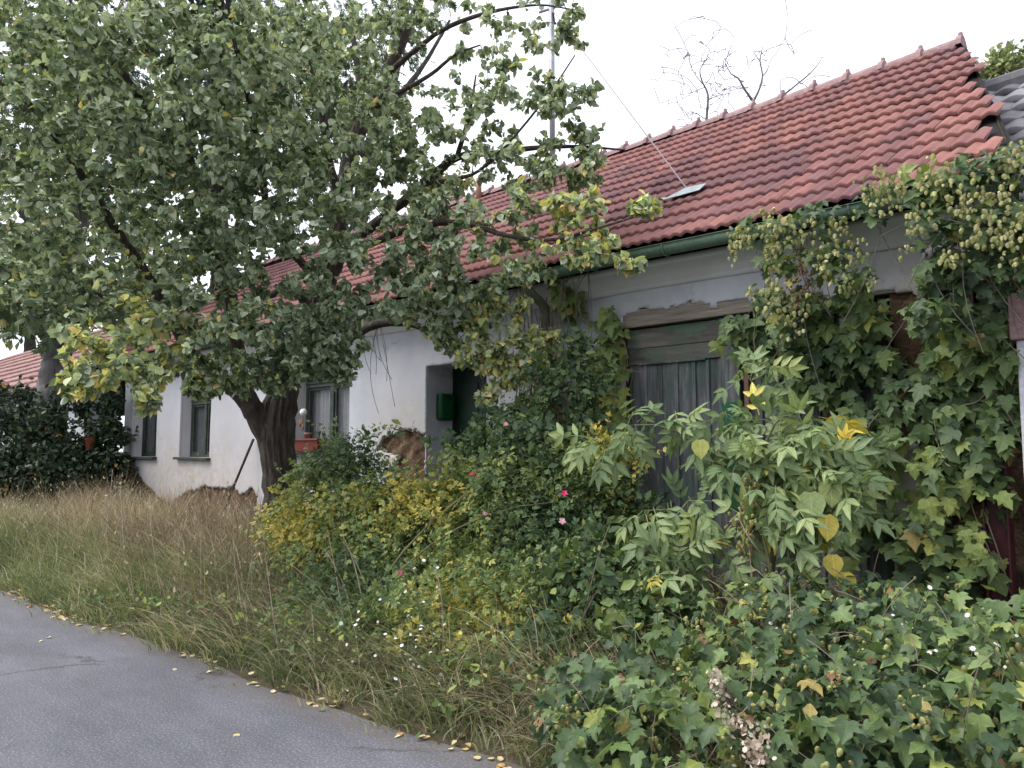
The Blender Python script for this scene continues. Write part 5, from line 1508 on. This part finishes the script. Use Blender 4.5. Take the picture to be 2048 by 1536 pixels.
v1 = thing('hop_vine', 'hop vine covering the right side of the gate and wall with lobed leaves', 'hop vine', (-2.0, -.2, .3))
WALLHOP = [(xz([(-3.089, -0.150, 2.711), (-2.518, -0.150, 2.848), (-1.910, -0.150, 2.725), (-1.675, -0.150, 2.545), (-1.822, -0.150, 2.263), (-1.626, -0.150, 2.102), (-1.475, -0.150, 1.881), (-1.711, -0.150, 1.672), (-1.989, -0.150, 1.600), (-2.350, -0.150, 1.912), (-2.830, -0.150, 2.345), (-3.188, -0.150, 2.504)]), .36),
           (xz([(-2.473, -0.150, 1.758), (-1.951, -0.150, 1.674), (-1.794, -0.150, 1.274), (-1.878, -0.150, 0.874), (-2.201, -0.150, 0.771), (-2.572, -0.150, 1.204)]), .16),
           (xz([(-1.609, -0.150, 1.742), (-1.153, -0.150, 1.667), (-1.143, -0.150, 1.267), (-1.245, -0.150, 0.929), (-1.207, -0.150, 0.506), (-1.762, -0.150, 0.427), (-1.844, -0.150, 0.877), (-1.657, -0.150, 1.386)]), .3),
           (xz([(-1.629, -0.150, 2.834), (-1.240, -0.150, 2.986), (-0.953, -0.150, 2.866), (-0.985, -0.150, 2.196), (-1.281, -0.150, 2.081), (-1.620, -0.150, 2.247)]), .2),
           (xz([(-1.854, -0.150, 2.341), (-0.980, -0.150, 2.296), (-1.014, -0.150, 1.600), (-1.487, -0.150, 1.600), (-1.843, -0.150, 1.747)]), .2)]
q = wall_leaves(WALLHOP, 1700, .4)
k = len(q)
leaves(v1, 'leaf', 'foliage', LOB, q, unit(rng.normal(size=(k, 3)) * .35 + np.array([.1, -.35, -.8])), unit(rng.normal(size=(k, 3)) * .3 + np.array([.15, -.75, .65])), rng.uniform(.07, .145, k), hop_tint(.42, .16)(q) + .12 * (q[:, 2] < 1.7), 'hop_leaf', 300)
bines(v1, q, 30, 'dry_stem')
MB().tube(spline([(-1.074, -0.300, 2.725), (-1.144, -0.300, 2.464), (-1.203, -0.300, 2.302), (-1.197, -0.300, 2.066), (-1.255, -0.300, 1.934), (-1.376, -0.300, 1.899)], .04), .006, 5).tube(spline([(-1.116, -0.300, 2.127), (-1.168, -0.300, 1.931), (-1.215, -0.300, 1.799)], .04), .007, 5).tube(spline([(-1.124, -0.300, 2.094), (-1.196, -0.300, 1.965), (-1.226, -0.300, 1.816)], .04), .005, 5).build('hanging_bine', 'dry_stem', v1, True)

v2 = thing('hop_vine', 'hop vine heavy with pale cones hanging over the gutter above the gate', 'hop vine', (-2.6, -.4, 3.4))
TOPHOP = [(*(-2.641, -0.748, 3.302), .16, 1), (*(-2.382, -0.708, 3.277), .17, 1.1), (*(-2.132, -0.679, 3.288), .18, 1.1), (*(-2.446, -0.670, 3.029), .2, 1), (*(-2.334, -0.596, 2.718), .22, 1), (*(-2.095, -0.612, 3.016), .2, 1), (*(-2.538, -0.658, 2.776), .16, 1), (*(-1.964, -0.603, 2.812), .2, .9), (*(-2.477, -0.637, 2.502), .2, .9)]
en, _, _ = inside_blobs(TOPHOP, 330)
k = len(en)
leaves(v2, 'leaf', 'foliage', LOB, en, unit(rng.normal(size=(k, 3)) * .5 + np.array([.1, -.4, -.7])), unit(rng.normal(size=(k, 3)) * .4 + np.array([.1, -.6, .8])), rng.uniform(.05, .11, k), hop_tint(.4, .2)(en), 'hop_leaf', 200)
bines(v2, en, 14, 'twig_bark', .003)
c1 = [(-2.589, -1.097, 3.161), (-2.608, -1.104, 3.070), (-2.512, -1.094, 3.165), (-2.402, -1.001, 3.255), (-2.319, -0.983, 3.187), (-2.277, -0.949, 3.240), (-2.227, -0.898, 3.204), (-2.393, -0.907, 3.125), (-2.387, -0.887, 2.998), (-2.408, -0.891, 2.871), (-2.429, -0.895, 2.725), (-2.484, -0.866, 2.626), (-2.037, -0.845, 3.105), (-2.003, -0.804, 3.035), (-1.917, -0.799, 3.091), (-1.898, -0.768, 2.987), (-1.869, -0.749, 3.057),
      (-2.027, -0.804, 2.843), (-1.936, -0.779, 2.779), (-1.840, -0.761, 2.802), (-1.792, -0.711, 2.768), (-1.954, -0.779, 3.210), (-2.533, -0.997, 2.762), (-2.236, -0.835, 2.598), (-2.150, -0.823, 3.187), (-2.073, -0.858, 2.930), (-2.361, -0.808, 2.544)]
cc = clusters(c1, 13, .05)
cones(v2, cc, rng.normal(.76, .18, len(cc)), 200)
c2 = [(-2.209, -0.864, 3.062), (-2.191, -0.831, 2.919), (-2.276, -0.898, 2.812), (-2.256, -0.866, 2.705), (-2.174, -0.797, 2.777)]
cc = clusters(c2, 18, .055)
k = len(cc)
leaves(v2, 'withered_cone', 'withered_cones', [CONE], cc, unit(rng.normal(size=(k, 3)) * .3 + np.array([0, 0, -1])), rnd_dirs(k), rng.uniform(.016, .028, k), np.full(k, .04) + rng.random(k) * .1, 'hop_cone', 40)

v3 = thing('hop_vine', 'hop vine thick with yellow cones over the roof corner above the red column', 'hop vine', (-1.2, -.4, 3.3))
CORNER = [(*(-1.677, -0.802, 3.285), .17, 1), (*(-1.444, -0.857, 3.285), .2, 1.1), (*(-1.251, -0.813, 3.283), .22, 1.1), (*(-1.038, -0.757, 3.342), .24, 1.1), (*(-0.859, -0.725, 3.337), .24, 1), (*(-1.253, -0.852, 3.015), .24, 1.1), (*(-1.047, -0.793, 2.986), .26, 1.2), (*(-0.879, -0.704, 3.001), .22, 1), (*(-1.109, -0.818, 2.708), .22, 1.1), (*(-1.304, -0.803, 2.775), .2, .9), (*(-0.909, -0.765, 2.685), .2, .9), (*(-1.381, -0.774, 2.498), .22, .9), (*(-1.219, -0.750, 2.417), .2, .7)]
en, _, _ = inside_blobs(CORNER, 620)
k = len(en)
leaves(v3, 'leaf', 'foliage', LOB, en, unit(rng.normal(size=(k, 3)) * .5 + np.array([.1, -.4, -.7])), unit(rng.normal(size=(k, 3)) * .4 + np.array([.1, -.6, .8])), rng.uniform(.05, .115, k), hop_tint(.33, .18)(en), 'hop_leaf', 300)
bines(v3, en, 22, 'twig_bark', .003)
c1 = [(-1.669, -1.069, 3.269), (-1.607, -1.074, 3.220), (-1.545, -1.022, 3.285), (-1.482, -1.032, 3.283), (-1.420, -1.042, 3.282), (-1.643, -1.049, 3.318), (-1.502, -1.058, 3.347), (-1.333, -1.036, 3.342), (-1.251, -1.027, 3.340), (-1.278, -1.043, 3.263), (-0.964, -0.973, 3.419), (-0.926, -0.926, 3.329), (-0.860, -1.004, 3.350), (-0.844, -0.978, 3.263), (-1.168, -1.063, 3.137), (-1.114, -1.075, 3.091), (-1.354, -1.098, 3.109), (-1.371, -1.102, 3.016), (-1.413, -1.065, 2.954),
      (-1.066, -1.083, 2.957), (-1.040, -1.112, 2.825), (-0.974, -1.053, 2.854), (-0.930, -1.015, 2.883), (-0.881, -1.029, 2.812), (-0.907, -1.044, 2.725), (-1.021, -1.044, 2.986), (-0.948, -1.039, 2.942), (-0.852, -1.018, 2.956), (-0.948, -0.992, 3.134), (-1.247, -1.027, 2.788), (-1.189, -1.041, 2.782), (-1.586, -1.073, 3.381), (-0.943, -0.998, 3.222), (-1.042, -1.021, 3.210)]
cc = clusters(c1, 11, .045)
cones(v3, cc, rng.normal(.8, .18, len(cc)), 240)

# creeper at the left jamb of the gate
v4 = thing('creeper', 'bright green lobed creeper climbing the left jamb of the gate', 'creeper', (-4.5, -.1, .3))
q = wall_leaves([(xz([(-4.592, -0.100, 3.044), (-4.320, -0.100, 2.984), (-4.266, -0.100, 2.610), (-4.265, -0.100, 1.934), (-4.339, -0.100, 1.648), (-4.609, -0.100, 1.600), (-4.542, -0.100, 2.091), (-4.566, -0.100, 2.639)]), .72),
                 (xz([(-5.145, -0.100, 3.410), (-4.876, -0.100, 3.420), (-4.781, -0.100, 3.121), (-4.563, -0.100, 2.889), (-4.880, -0.100, 2.926), (-5.078, -0.100, 3.214)]), .28)], 190, .16)
k = len(q)
leaves(v4, 'leaf', 'foliage', LOB[:3], q, unit(rng.normal(size=(k, 3)) * .35 + np.array([.1, -.3, -.8])), unit(rng.normal(size=(k, 3)) * .3 + np.array([.2, -.8, .5])), rng.uniform(.09, .16, k), hop_tint(.7, .1)(q), 'hop_leaf', 180)
bines(v4, q, 20, 'dry_stem')

# bare vine stems over the downpipe and trailing from the eaves
v5 = thing('bare_vine', 'tangle of leafless vine stems around the downpipe', 'vine', (-5.2, -.15, .35))
A, B, C = [], [], []
for i in range(110):
    xq = -5.22 + random.gauss(0, .11)
    zt = random.uniform(1.6, 3.2)
    zb = random.uniform(.3, 1.4)
    A.append((xq, -.16 + random.uniform(-.06, .04), zt))
    C.append((xq + random.gauss(.05, .15), -.2 + random.uniform(-.1, .04), zb))
    B.append((xq + random.gauss(0, .3), -.18, (zt + zb) / 2 + random.uniform(-.2, .2)))
put('stem', tubes_mesh('stem', beziers(np.array(A), np.array(B), np.array(C), 12) + rng.normal(size=(110, 12, 3)) * np.array([.012, .006, .0]), np.full((110, 12), .0055), 5, 'dry_stem'), v5, None, 'stuff')
A, B, C = [], [], []
for px0, z0, ln in [(-5.9, 3.3, .9), (-5.8, 3.3, 1.3), (-5.75, 3.3, .7), (-5.65, 3.3, 1.6), (-4.75, 3.35, .6), (-4.7, 3.35, .8), (-4.6, 3.35, .9), (-4.5, 3.35, .7), (-6.2, 3.3, .5), (-7.9, 3.15, .7), (-7.85, 3.15, 1.0), (-7.95, 3.15, .5), (-5.5, 3.3, 1.0), (-5.45, 3.3, 1.8), (-4.85, 3.3, 1.1), (-8.1, 3.1, .5)] * 2:
    px0 += random.uniform(-.08, .08)
    A.append((px0, -.34, z0))
    C.append((px0 + random.gauss(0, .12), -.28 + random.uniform(-.05, .05), z0 - ln * random.uniform(.8, 1.1)))
    B.append((px0 + random.gauss(0, .2), -.34, z0 - ln * .5))
put('trailing_stem', tubes_mesh('trailing_stem', beziers(np.array(A), np.array(B), np.array(C), 9), np.full((32, 9), .0042), 4, 'twig_bark'), v5, None, 'stuff')

# ---- hop thicket in the foreground
v6 = thing('hop_thicket', 'thicket of hop with lobed leaves and cones in the foreground beside the road', 'hop thicket', (-1.553, -2.348, 0.150))
TH = [(*(-2.513, -3.040, 0.336), .3, 1.1), (*(-2.188, -3.150, 0.363), .32, 1.1), (*(-2.140, -3.371, 0.278), .26, 1), (*(-2.247, -2.665, 0.459), .32, 1), (*(-1.855, -3.251, 0.381), .3, 1), (*(-2.038, -2.470, 0.485), .34, 1), (*(-1.828, -2.815, 0.410), .3, .9), (*(-1.850, -2.163, 0.563), .36, 1.1), (*(-1.604, -2.609, 0.457), .34, 1.1), (*(-1.289, -2.999, 0.434), .32, 1),
      (*(-1.521, -2.132, 0.589), .36, 1.1), (*(-1.291, -2.594, 0.498), .34, 1.1), (*(-1.296, -1.927, 0.665), .36, 1.1), (*(-1.094, -2.416, 0.564), .36, 1.1), (*(-0.978, -2.848, 0.472), .32, 1), (*(-0.986, -1.913, 0.689), .36, 1.1), (*(-0.861, -2.334, 0.573), .36, 1.1), (*(-0.740, -2.765, 0.510), .32, 1), (*(-0.683, -2.178, 0.680), .38, 1.1), (*(-1.559, -3.109, 0.376), .24, .6), (*(-2.404, -2.140, 0.608), .24, .8), (*(-2.192, -1.809, 0.676), .26, .9), (*(-1.846, -1.623, 0.696), .26, .9), (*(-1.588, -1.385, 0.754), .22, .7)]
en, dr2, _ = inside_blobs(TH, 3200, .5)
keep = en[:, 2] > gz(en[:, 0], en[:, 1]) + .02
en, dr2 = en[keep], dr2[keep]
k = len(en)
leaves(v6, 'leaf', 'foliage', LOB + [SMALL], en, unit(rng.normal(size=(k, 3)) * .5 + np.array([.1, -.45, -.45])), unit(rng.normal(size=(k, 3)) * .4 + dr2 * .3 + np.array([.1, -.4, .9])), rng.uniform(.038, .105, k), hop_tint(.34, .22)(en), 'hop_leaf', 300, front=(dr2 @ -FWD + dr2[:, 2]) > .3)
bines(v6, en, 90, 'dry_stem', .0025)
ctr, dc, _ = inside_blobs(TH, 170, .95)
ctr = ctr[(dc @ -FWD + dc[:, 2] > .3)]
cc = clusters(ctr, 7, .04)
cc = cc[cc[:, 2] > gz(cc[:, 0], cc[:, 1]) + .05]
cones(v6, cc, rng.normal(.45, .1, len(cc)), 200, .026)
k = 90
i_ = rng.choice(len(en), k)
A_ = en[i_] + np.array([0, 0, -.05])
dv = unit(rng.normal(size=(k, 3)) * np.array([1, 1, .5]) + np.array([0, -.2, .7])) * rng.uniform(.15, .4, (k, 1))
put('dead_stem', tubes_mesh('dead_stem', beziers(A_, A_ + dv * .5 + np.array([0, 0, .05]), A_ + dv, 6), np.full((k, 6), .0022), 4, 'dry_stem'), v6, None, 'stuff')
c3 = clusters([(-2.207, -1.748, 1.204), (-2.235, -1.763, 1.113), (-2.276, -1.808, 1.158), (-2.240, -1.757, 1.021), (-2.264, -1.619, 1.411), (-2.272, -1.747, 1.261)], 9, .035)
elder_hop = thing('hop_vine', 'small hop strand with pinkish cones hanging in the elder before the gate', 'hop vine', (-2.231, -1.767, 1.173))
cones(elder_hop, c3, rng.normal(.4, .15, len(c3)), 54, .03)
bines(elder_hop, c3, 4, 'dry_stem', .003)

# ---- grasses


def blades(name, label, base, height, width, lean, tint, material, segs=4, lean_dir=None):
    n = len(base)
    an = rng.uniform(0, 2 * math.pi, n)
    ld_ = np.c_[np.cos(an), np.sin(an), np.zeros(n)]
    if len(TUFT['off']) == n:                    # blades of a tuft fan out from its middle and share its colour
        ld_ = unit(ld_ * .7 + TUFT['off'])
        tint = tint + TUFT['tint']
        height = height * TUFT['h']
    if lean_dir is not None:
        ld_ = unit(ld_ + lean_dir)
    side = np.c_[-ld_[:, 1], ld_[:, 0], np.zeros(n)]
    tw = rng.uniform(0, 2 * math.pi, n)
    side = unit(side * np.cos(tw)[:, None] * .6 + ld_ * np.sin(tw)[:, None] + side * .4)
    V = np.zeros((n, segs * 2 + 1, 3))
    for s in range(segs + 1):
        u = s / segs
        c_ = base + ld_ * (lean * height * u ** 1.8)[:, None] + np.array([0, 0, 1.0]) * (height * (u - .33 * lean * u ** 2.6))[:, None]
        if s < segs:
            wd_ = width * (1 - u * .72)
            V[:, 2 * s] = c_ - side * wd_[:, None] / 2
            V[:, 2 * s + 1] = c_ + side * wd_[:, None] / 2
        else:
            V[:, 2 * segs] = c_
    T = []
    for s in range(segs - 1):
        a0 = 2 * s
        T += [(a0, a0 + 1, a0 + 3), (a0, a0 + 3, a0 + 2)]
    T.append((2 * segs - 2, 2 * segs - 1, 2 * segs))
    T = np.array(T)
    F = (T[None] + (np.arange(n) * (2 * segs + 1))[:, None, None]).reshape(-1, 3)
    o = put(name, mesh_tris(name, V.reshape(-1, 3), F, material, np.repeat(np.clip(tint, 0, 1), 2 * segs + 1)))
    o['kind'] = 'stuff'
    o['label'] = label
    o['category'] = 'grass'
    return V[:, 2 * segs]


TUFT = {}


def strew(n, xa, xb, ya, yb, clump=0.0, power=1.0):
    """Points over the verge between fractions ya..yb of the way from the road edge to the wall."""
    u = rng.random(n) ** power
    x = xb + (xa - xb) * u
    if clump:
        cxs = rng.uniform(xa, xb, int(n / 40) + 1)
        pick_ = (rng.random(n) ** 1.5 * len(cxs)).astype(int)
        m_ = rng.random(n) < clump
        x = np.where(m_, cxs[pick_] + rng.normal(0, .09, n), x)
    e_ = road_edge(x)
    fr_ = ya + (yb - ya) * rng.random(n)
    if clump:
        cf = rng.uniform(ya, yb, int(n / 40) + 1)
        fr_ = np.where(m_, cf[pick_] + rng.normal(0, .028, n), fr_)
    y = e_ + fr_ * (0 - e_)
    TUFT['off'] = np.zeros((n, 3))
    TUFT['tint'] = np.zeros(n)
    if clump:
        TUFT['off'][:, 0] = np.where(m_, x - cxs[pick_], 0) / .09
        TUFT['off'][:, 1] = np.where(m_, (fr_ - cf[pick_]) * 3.3, 0) / .09
        TUFT['tint'] = np.where(m_, rng.normal(0, .2, len(cxs))[pick_], 0)
        TUFT['h'] = np.where(m_, rng.uniform(.45, 1.45, len(cxs))[pick_], 1.0)
    return np.c_[x, y, gz(x, y)]


p = strew(20000, -17.5, -2.2, .0, .32, .8, 1.2)
f = (p[:, 1] - road_edge(p[:, 0])) / 3.3
ht = rng.uniform(.12, .34, len(p)) * (.5 + 1.7 * np.clip(f * 4, 0, 1))
blades('grass', 'green grass along the edge of the road', p, ht, rng.uniform(.007, .013, len(p)), rng.uniform(.35, 1.4, len(p)), rng.normal(.48, .25, len(p)) + .15 * np.sin(p[:, 0] * 3 + p[:, 1] * 5), 'grass_green', 4, np.array([0, -.5, 0]))
p = strew(17000, -18.5, -5.6, .26, .93, .7, .95)
fr = (p[:, 1] - road_edge(p[:, 0])) / 3.4
ht = rng.uniform(.2, .75, len(p)) * np.clip(1.35 - fr, .45, 1)
blades('dry_grass', 'tall dry brown grass before the foot of the white wall', p, ht, rng.uniform(.005, .009, len(p)), rng.uniform(.15, 1.1, len(p)), rng.normal(.36, .25, len(p)), 'grass_dry', 4)
p = strew(3200, -18.5, -6.0, .1, .7, .3, .9)
tips = blades('dry_stalks', 'pale dry seed stalks among the grass', p, rng.uniform(.45, .95, len(p)), rng.uniform(.003, .005, len(p)), rng.uniform(.1, .7, len(p)), rng.normal(.72, .18, len(p)), 'grass_dry', 4)
tips = tips[rng.random(len(tips)) < .3]
k = len(tips)
V, F, nv = scatter_arrays(LANCE, tips + np.array([0, 0, -.04]), rotations(unit(rng.normal(size=(k, 3)) * .4 + np.array([0, 0, 1])), rnd_dirs(k)), rng.uniform(.025, .055, k))
o = put('seed_heads', mesh_tris('seed_heads', V, F, 'grass_dry', np.repeat(np.clip(rng.normal(.7, .2, k), 0, 1), nv)), None, None, 'stuff')
o['label'] = 'seed heads on the dry grass'
o['category'] = 'grass'
p = strew(9000, -7.0, -1.6, .06, .8, .75)
blades('straw_grass', 'mixed straw and green grass between the rose bush and the hop thicket', p, rng.uniform(.2, .55, len(p)), rng.uniform(.004, .008, len(p)), rng.uniform(.4, 1.3, len(p)), rng.normal(.5, .3, len(p)), 'grass_dry', 4)
p = strew(5000, -6.5, -1.4, .02, .4, .85)
blades('roadside_grass', 'long green grass tufts before the rose bush and the hop thicket', p, rng.uniform(.15, .42, len(p)), rng.uniform(.007, .012, len(p)), rng.uniform(.6, 1.6, len(p)), rng.normal(.5, .2, len(p)), 'grass_green', 5, np.array([0, -.7, 0]))
p = strew(7000, -18.0, -6.0, .2, .85, .8, .95)
blades('tall_grass', 'tall green grass tufts mixed into the dry grass', p, rng.uniform(.25, .6, len(p)), rng.uniform(.006, .012, len(p)), rng.uniform(.3, 1.0, len(p)), rng.normal(.6, .2, len(p)), 'grass_green', 4)
# big dry tussocks before the wall
tp, to, tt_, th_ = [], [], [], []
for i in range(70):
    x = random.uniform(-15.5, -6.0)
    y = float(road_edge(x)) * (1 - random.uniform(.3, .78))
    m_ = random.randint(50, 110)
    of = rng.normal(size=(m_, 2)) * random.uniform(.05, .11)
    tp.append(np.c_[x + of[:, 0], y + of[:, 1], np.full(m_, float(gz(x, y)))])
    to.append(np.c_[of / .09, np.zeros(m_)])
    tt_.append(np.full(m_, random.gauss(0, .2)))
    th_.append(np.full(m_, random.uniform(.6, 1.25)))
p = np.vstack(tp)
TUFT['off'], TUFT['tint'], TUFT['h'] = np.vstack(to), np.concatenate(tt_), np.concatenate(th_)
blades('dry_tussocks', 'tall pale straw tussocks standing out of the verge before the wall', p, rng.uniform(.45, .85, len(p)), rng.uniform(.004, .008, len(p)), rng.uniform(.1, .75, len(p)), rng.normal(.62, .2, len(p)), 'grass_dry', 5)
# tangled dry weeds: bent stems lying over one another
p = strew(4200, -17.5, -6.0, .28, .88, .75, .9)
k = len(p)
dv = unit(rng.normal(size=(k, 3)) * np.array([1, 1, .3]) + np.array([0, 0, .8])) * rng.uniform(.3, .75, (k, 1))
Q = beziers(p, p + dv * .55 + np.array([0, 0, .12]), p + dv + np.array([0, 0, -.06]) * rng.random((k, 1)), 6)
o = put('dry_weeds', tubes_mesh('dry_weeds', Q, np.linspace(.0035, .002, 6)[None].repeat(k, 0), 3, 'grass_dry', np.clip(rng.normal(.3, .22, k), 0, 1)), None, None, 'stuff')
o['label'] = 'tangle of brown dead weeds before the crumbling foot of the wall'
o['category'] = 'weeds'
p = strew(4200, -7.5, -1.8, .1, .85, .8)
k = len(p)
dv = unit(rng.normal(size=(k, 3)) * np.array([1, 1, .4]) + np.array([0, -.1, .5])) * rng.uniform(.25, .6, (k, 1))
Q = beziers(p, p + dv * .5 + np.array([0, 0, .14]), p + dv + np.array([0, 0, -.1]) * rng.random((k, 1)), 6)
o = put('dead_straw', tubes_mesh('dead_straw', Q, np.linspace(.0035, .002, 6)[None].repeat(k, 0), 3, 'grass_dry', np.clip(rng.normal(.5, .25, k), 0, 1)), None, None, 'stuff')
o['label'] = 'bent dead straw between the rose bush and the hop thicket'
o['category'] = 'weeds'
# low herbs
p = strew(16000, -12, -1.8, .06, .75, .85)
k = len(p)
V, F, nv = scatter_arrays(SMALL, p + np.c_[rng.normal(0, .03, k), rng.normal(0, .03, k), rng.uniform(.02, .34, k) * np.clip((p[:, 0] + 11) / 5, .4, 1)], rotations(unit(rng.normal(size=(k, 3)) + np.array([0, 0, .2])), unit(rng.normal(size=(k, 3)) * .5 + np.array([0, -.2, 1]))), rng.uniform(.025, .07, k))
o = put('undergrowth', mesh_tris('undergrowth', V, F, 'hop_leaf', np.repeat(np.clip(rng.normal(.42, .28, k), 0, 1), nv)), None, None, 'stuff')
o['label'] = 'low leafy herbs among the grass'
o['category'] = 'undergrowth'


# ---- white asters and other wild flowers
def daisies(label, centres, per, r, size=.013, seedy=0.0):
    t_ = thing('white_asters', label, 'flowers', centres[0])
    c_ = clusters(centres, per, r)
    k_ = len(c_)
    leaves(t_, 'flower', 'flowers', [DAISY], c_, unit(rng.normal(size=(k_, 3)) * .4 + np.array([.25, -.35, .8])), rnd_dirs(k_), rng.uniform(size * .7, size * 1.3, k_), np.where(rng.random(k_) < seedy, .1, .8), 'petal_white', 0)
    A_ = c_.copy()
    C_ = np.c_[c_[:, 0] + rng.normal(0, .1, k_), c_[:, 1] + rng.normal(.1, .1, k_), np.maximum(c_[:, 2] - rng.uniform(.2, .45, k_), .03)]
    B_ = (A_ + C_) / 2 + rng.normal(size=(k_, 3)) * .03
    put('stems', tubes_mesh('stems', beziers(C_, B_, A_, 5), np.full((k_, 5), .0022), 4, 'green_stem'), t_, None, 'stuff')


daisies('small white wild asters in the grass before the rose bush', [(-4.227, -2.882, 0.488), (-3.926, -2.872, 0.466), (-3.902, -2.974, 0.361), (-4.358, -2.990, 0.353), (-3.897, -3.097, 0.262), (-3.685, -3.033, 0.259), (-4.110, -2.784, 0.589), (-4.245, -3.150, 0.271)], 9, .14, .0115, .25)
daisies('small white wild asters on top of the hop thicket', [(-1.721, -2.198, 0.718), (-1.898, -2.228, 0.723), (-1.843, -2.170, 0.670), (-1.213, -2.272, 0.737), (-1.086, -2.424, 0.696), (-0.921, -2.277, 0.785), (-2.009, -2.182, 0.620), (-0.995, -2.473, 0.680), (-0.841, -2.474, 0.750)], 7, .09, .0095, .3)

# fluffy seeding weed
fw = thing('seeding_weed', 'brown seeding weed with pale fluff among the hop leaves', 'weed', (-1.891, -2.557, 0.120))
cs_ = np.array([(-1.687, -3.116, 0.573), (-1.626, -3.190, 0.521), (-1.573, -3.206, 0.497), (-1.521, -3.223, 0.475), (-1.470, -3.242, 0.453), (-1.464, -3.300, 0.414), (-1.427, -3.268, 0.433), (-1.751, -3.042, 0.608)])
c_ = clusters(cs_, 34, .035)
k = len(c_)
leaves(fw, 'fluff', 'fluff', [DAISY], c_, rnd_dirs(k), rnd_dirs(k), rng.uniform(.006, .013, k), rng.uniform(.2, 1, k), 'fluff', 0)
A_ = np.repeat(np.array([(-1.737, -2.661, 0.120)]), 60, 0) + rng.normal(size=(60, 3)) * np.array([.06, .06, .0])
C_ = c_[rng.choice(k, 60)]
put('stems', tubes_mesh('stems', beziers(A_, (A_ + C_) / 2 + rng.normal(size=(60, 3)) * .04, C_, 6), np.full((60, 6), .002), 4, 'dry_stem'), fw, None, 'stuff')

# tall stalks standing out of the verge
stk = [(((-4.624, -2.961, 0.100)), (-5.569, -2.547, 0.936)), (((-4.573, -2.913, 0.100)), (-5.507, -2.608, 0.783)), (((-4.484, -2.914, 0.100)), (-5.126, -2.677, 0.900)), (((-4.980, -3.298, 0.100)), (-6.897, -2.438, 1.072)), (((-5.650, -3.169, 0.100)), (-7.455, -2.409, 1.044)), (((-3.741, -2.901, 0.100)), (-4.010, -2.718, 0.825)), (((-3.318, -2.234, 0.200)), (-2.912, -2.360, 0.747)),
       (((-3.247, -2.167, 0.200)), (-2.893, -2.250, 1.133)), (((-2.956, -0.926, 0.300)), (-2.684, -2.178, 1.021)), (((-2.901, -0.875, 0.300)), (-2.386, -2.039, 1.063)), (((-7.225, -3.168, 0.100)), (-9.321, -2.513, 1.017)), (((-8.230, -3.150, 0.100)), (-10.208, -2.533, 1.102)), (((-9.007, -3.124, 0.100)), (-10.689, -2.463, 1.341)), (((-2.409, -2.365, 0.150)), (-2.350, -3.320, 0.503)), (((-3.052, -2.735, 0.150)), (-3.285, -2.562, 0.635))]
A_ = np.array([s[0] for s in stk])
C_ = np.array([s[1] for s in stk])
ws = put('weed_stalks', tubes_mesh('weed_stalks', beziers(A_, A_ * .45 + C_ * .55 + rng.normal(size=A_.shape) * .05 + np.array([0, 0, .08]), C_, 9), np.full((len(stk), 9), .0035), 5, 'dry_stem'), None, None, 'stuff')
ws['label'] = 'single tall dry weed stalks standing out of the verge'
ws['category'] = 'weeds'

# ---- fallen leaves on the road's edge
Vv, Tt = OVATE
FALL = []
for s in range(6):
    W_ = Vv.copy()
    W_[:, 2] = W_[:, 2] * .6 + .05 * np.sin(W_[:, 1] * 3 + s) + .12 * W_[:, 0] ** 2 * (1 + .4 * s)
    W_[:, 2] -= W_[:, 2].min()
    FALL.append(mesh_tris('fallen_leaf', W_, Tt, 'dead_leaf', np.full(len(W_), (s + .5) / 6)))
spots = []
CL = [-2.7 - 9.5 * random.random() ** .9 for _ in range(24)]
for i in range(120):
    x = random.choice(CL) + random.gauss(0, .12) if i % 3 else -2.7 - 9.5 * random.random()
    spots.append((x, float(road_edge(x)) + random.gauss(-.01, .05)))
for i in range(4):
    x = -4 - 6 * random.random()
    spots.append((x, float(road_edge(x)) - random.uniform(.15, .7)))
for i, (x, y) in enumerate(spots):
    z = max(.004, float(gz(x, y)) + .004 if y > road_edge(x) else .004)
    s = random.uniform(.03, .06)
    o = put('fallen_leaf', FALL[i % 6], None, Matrix.Translation(Vector((x, y, z))) @ Matrix.Rotation(random.uniform(0, 6.28), 4, 'Z') @ Matrix.Rotation(random.gauss(0, .25), 4, 'X') @ Matrix.Scale(s, 4))
    tag(o, 'dry yellow or pale fallen leaf lying at the edge of the road', 'leaf', 'fallen leaves along the road edge')
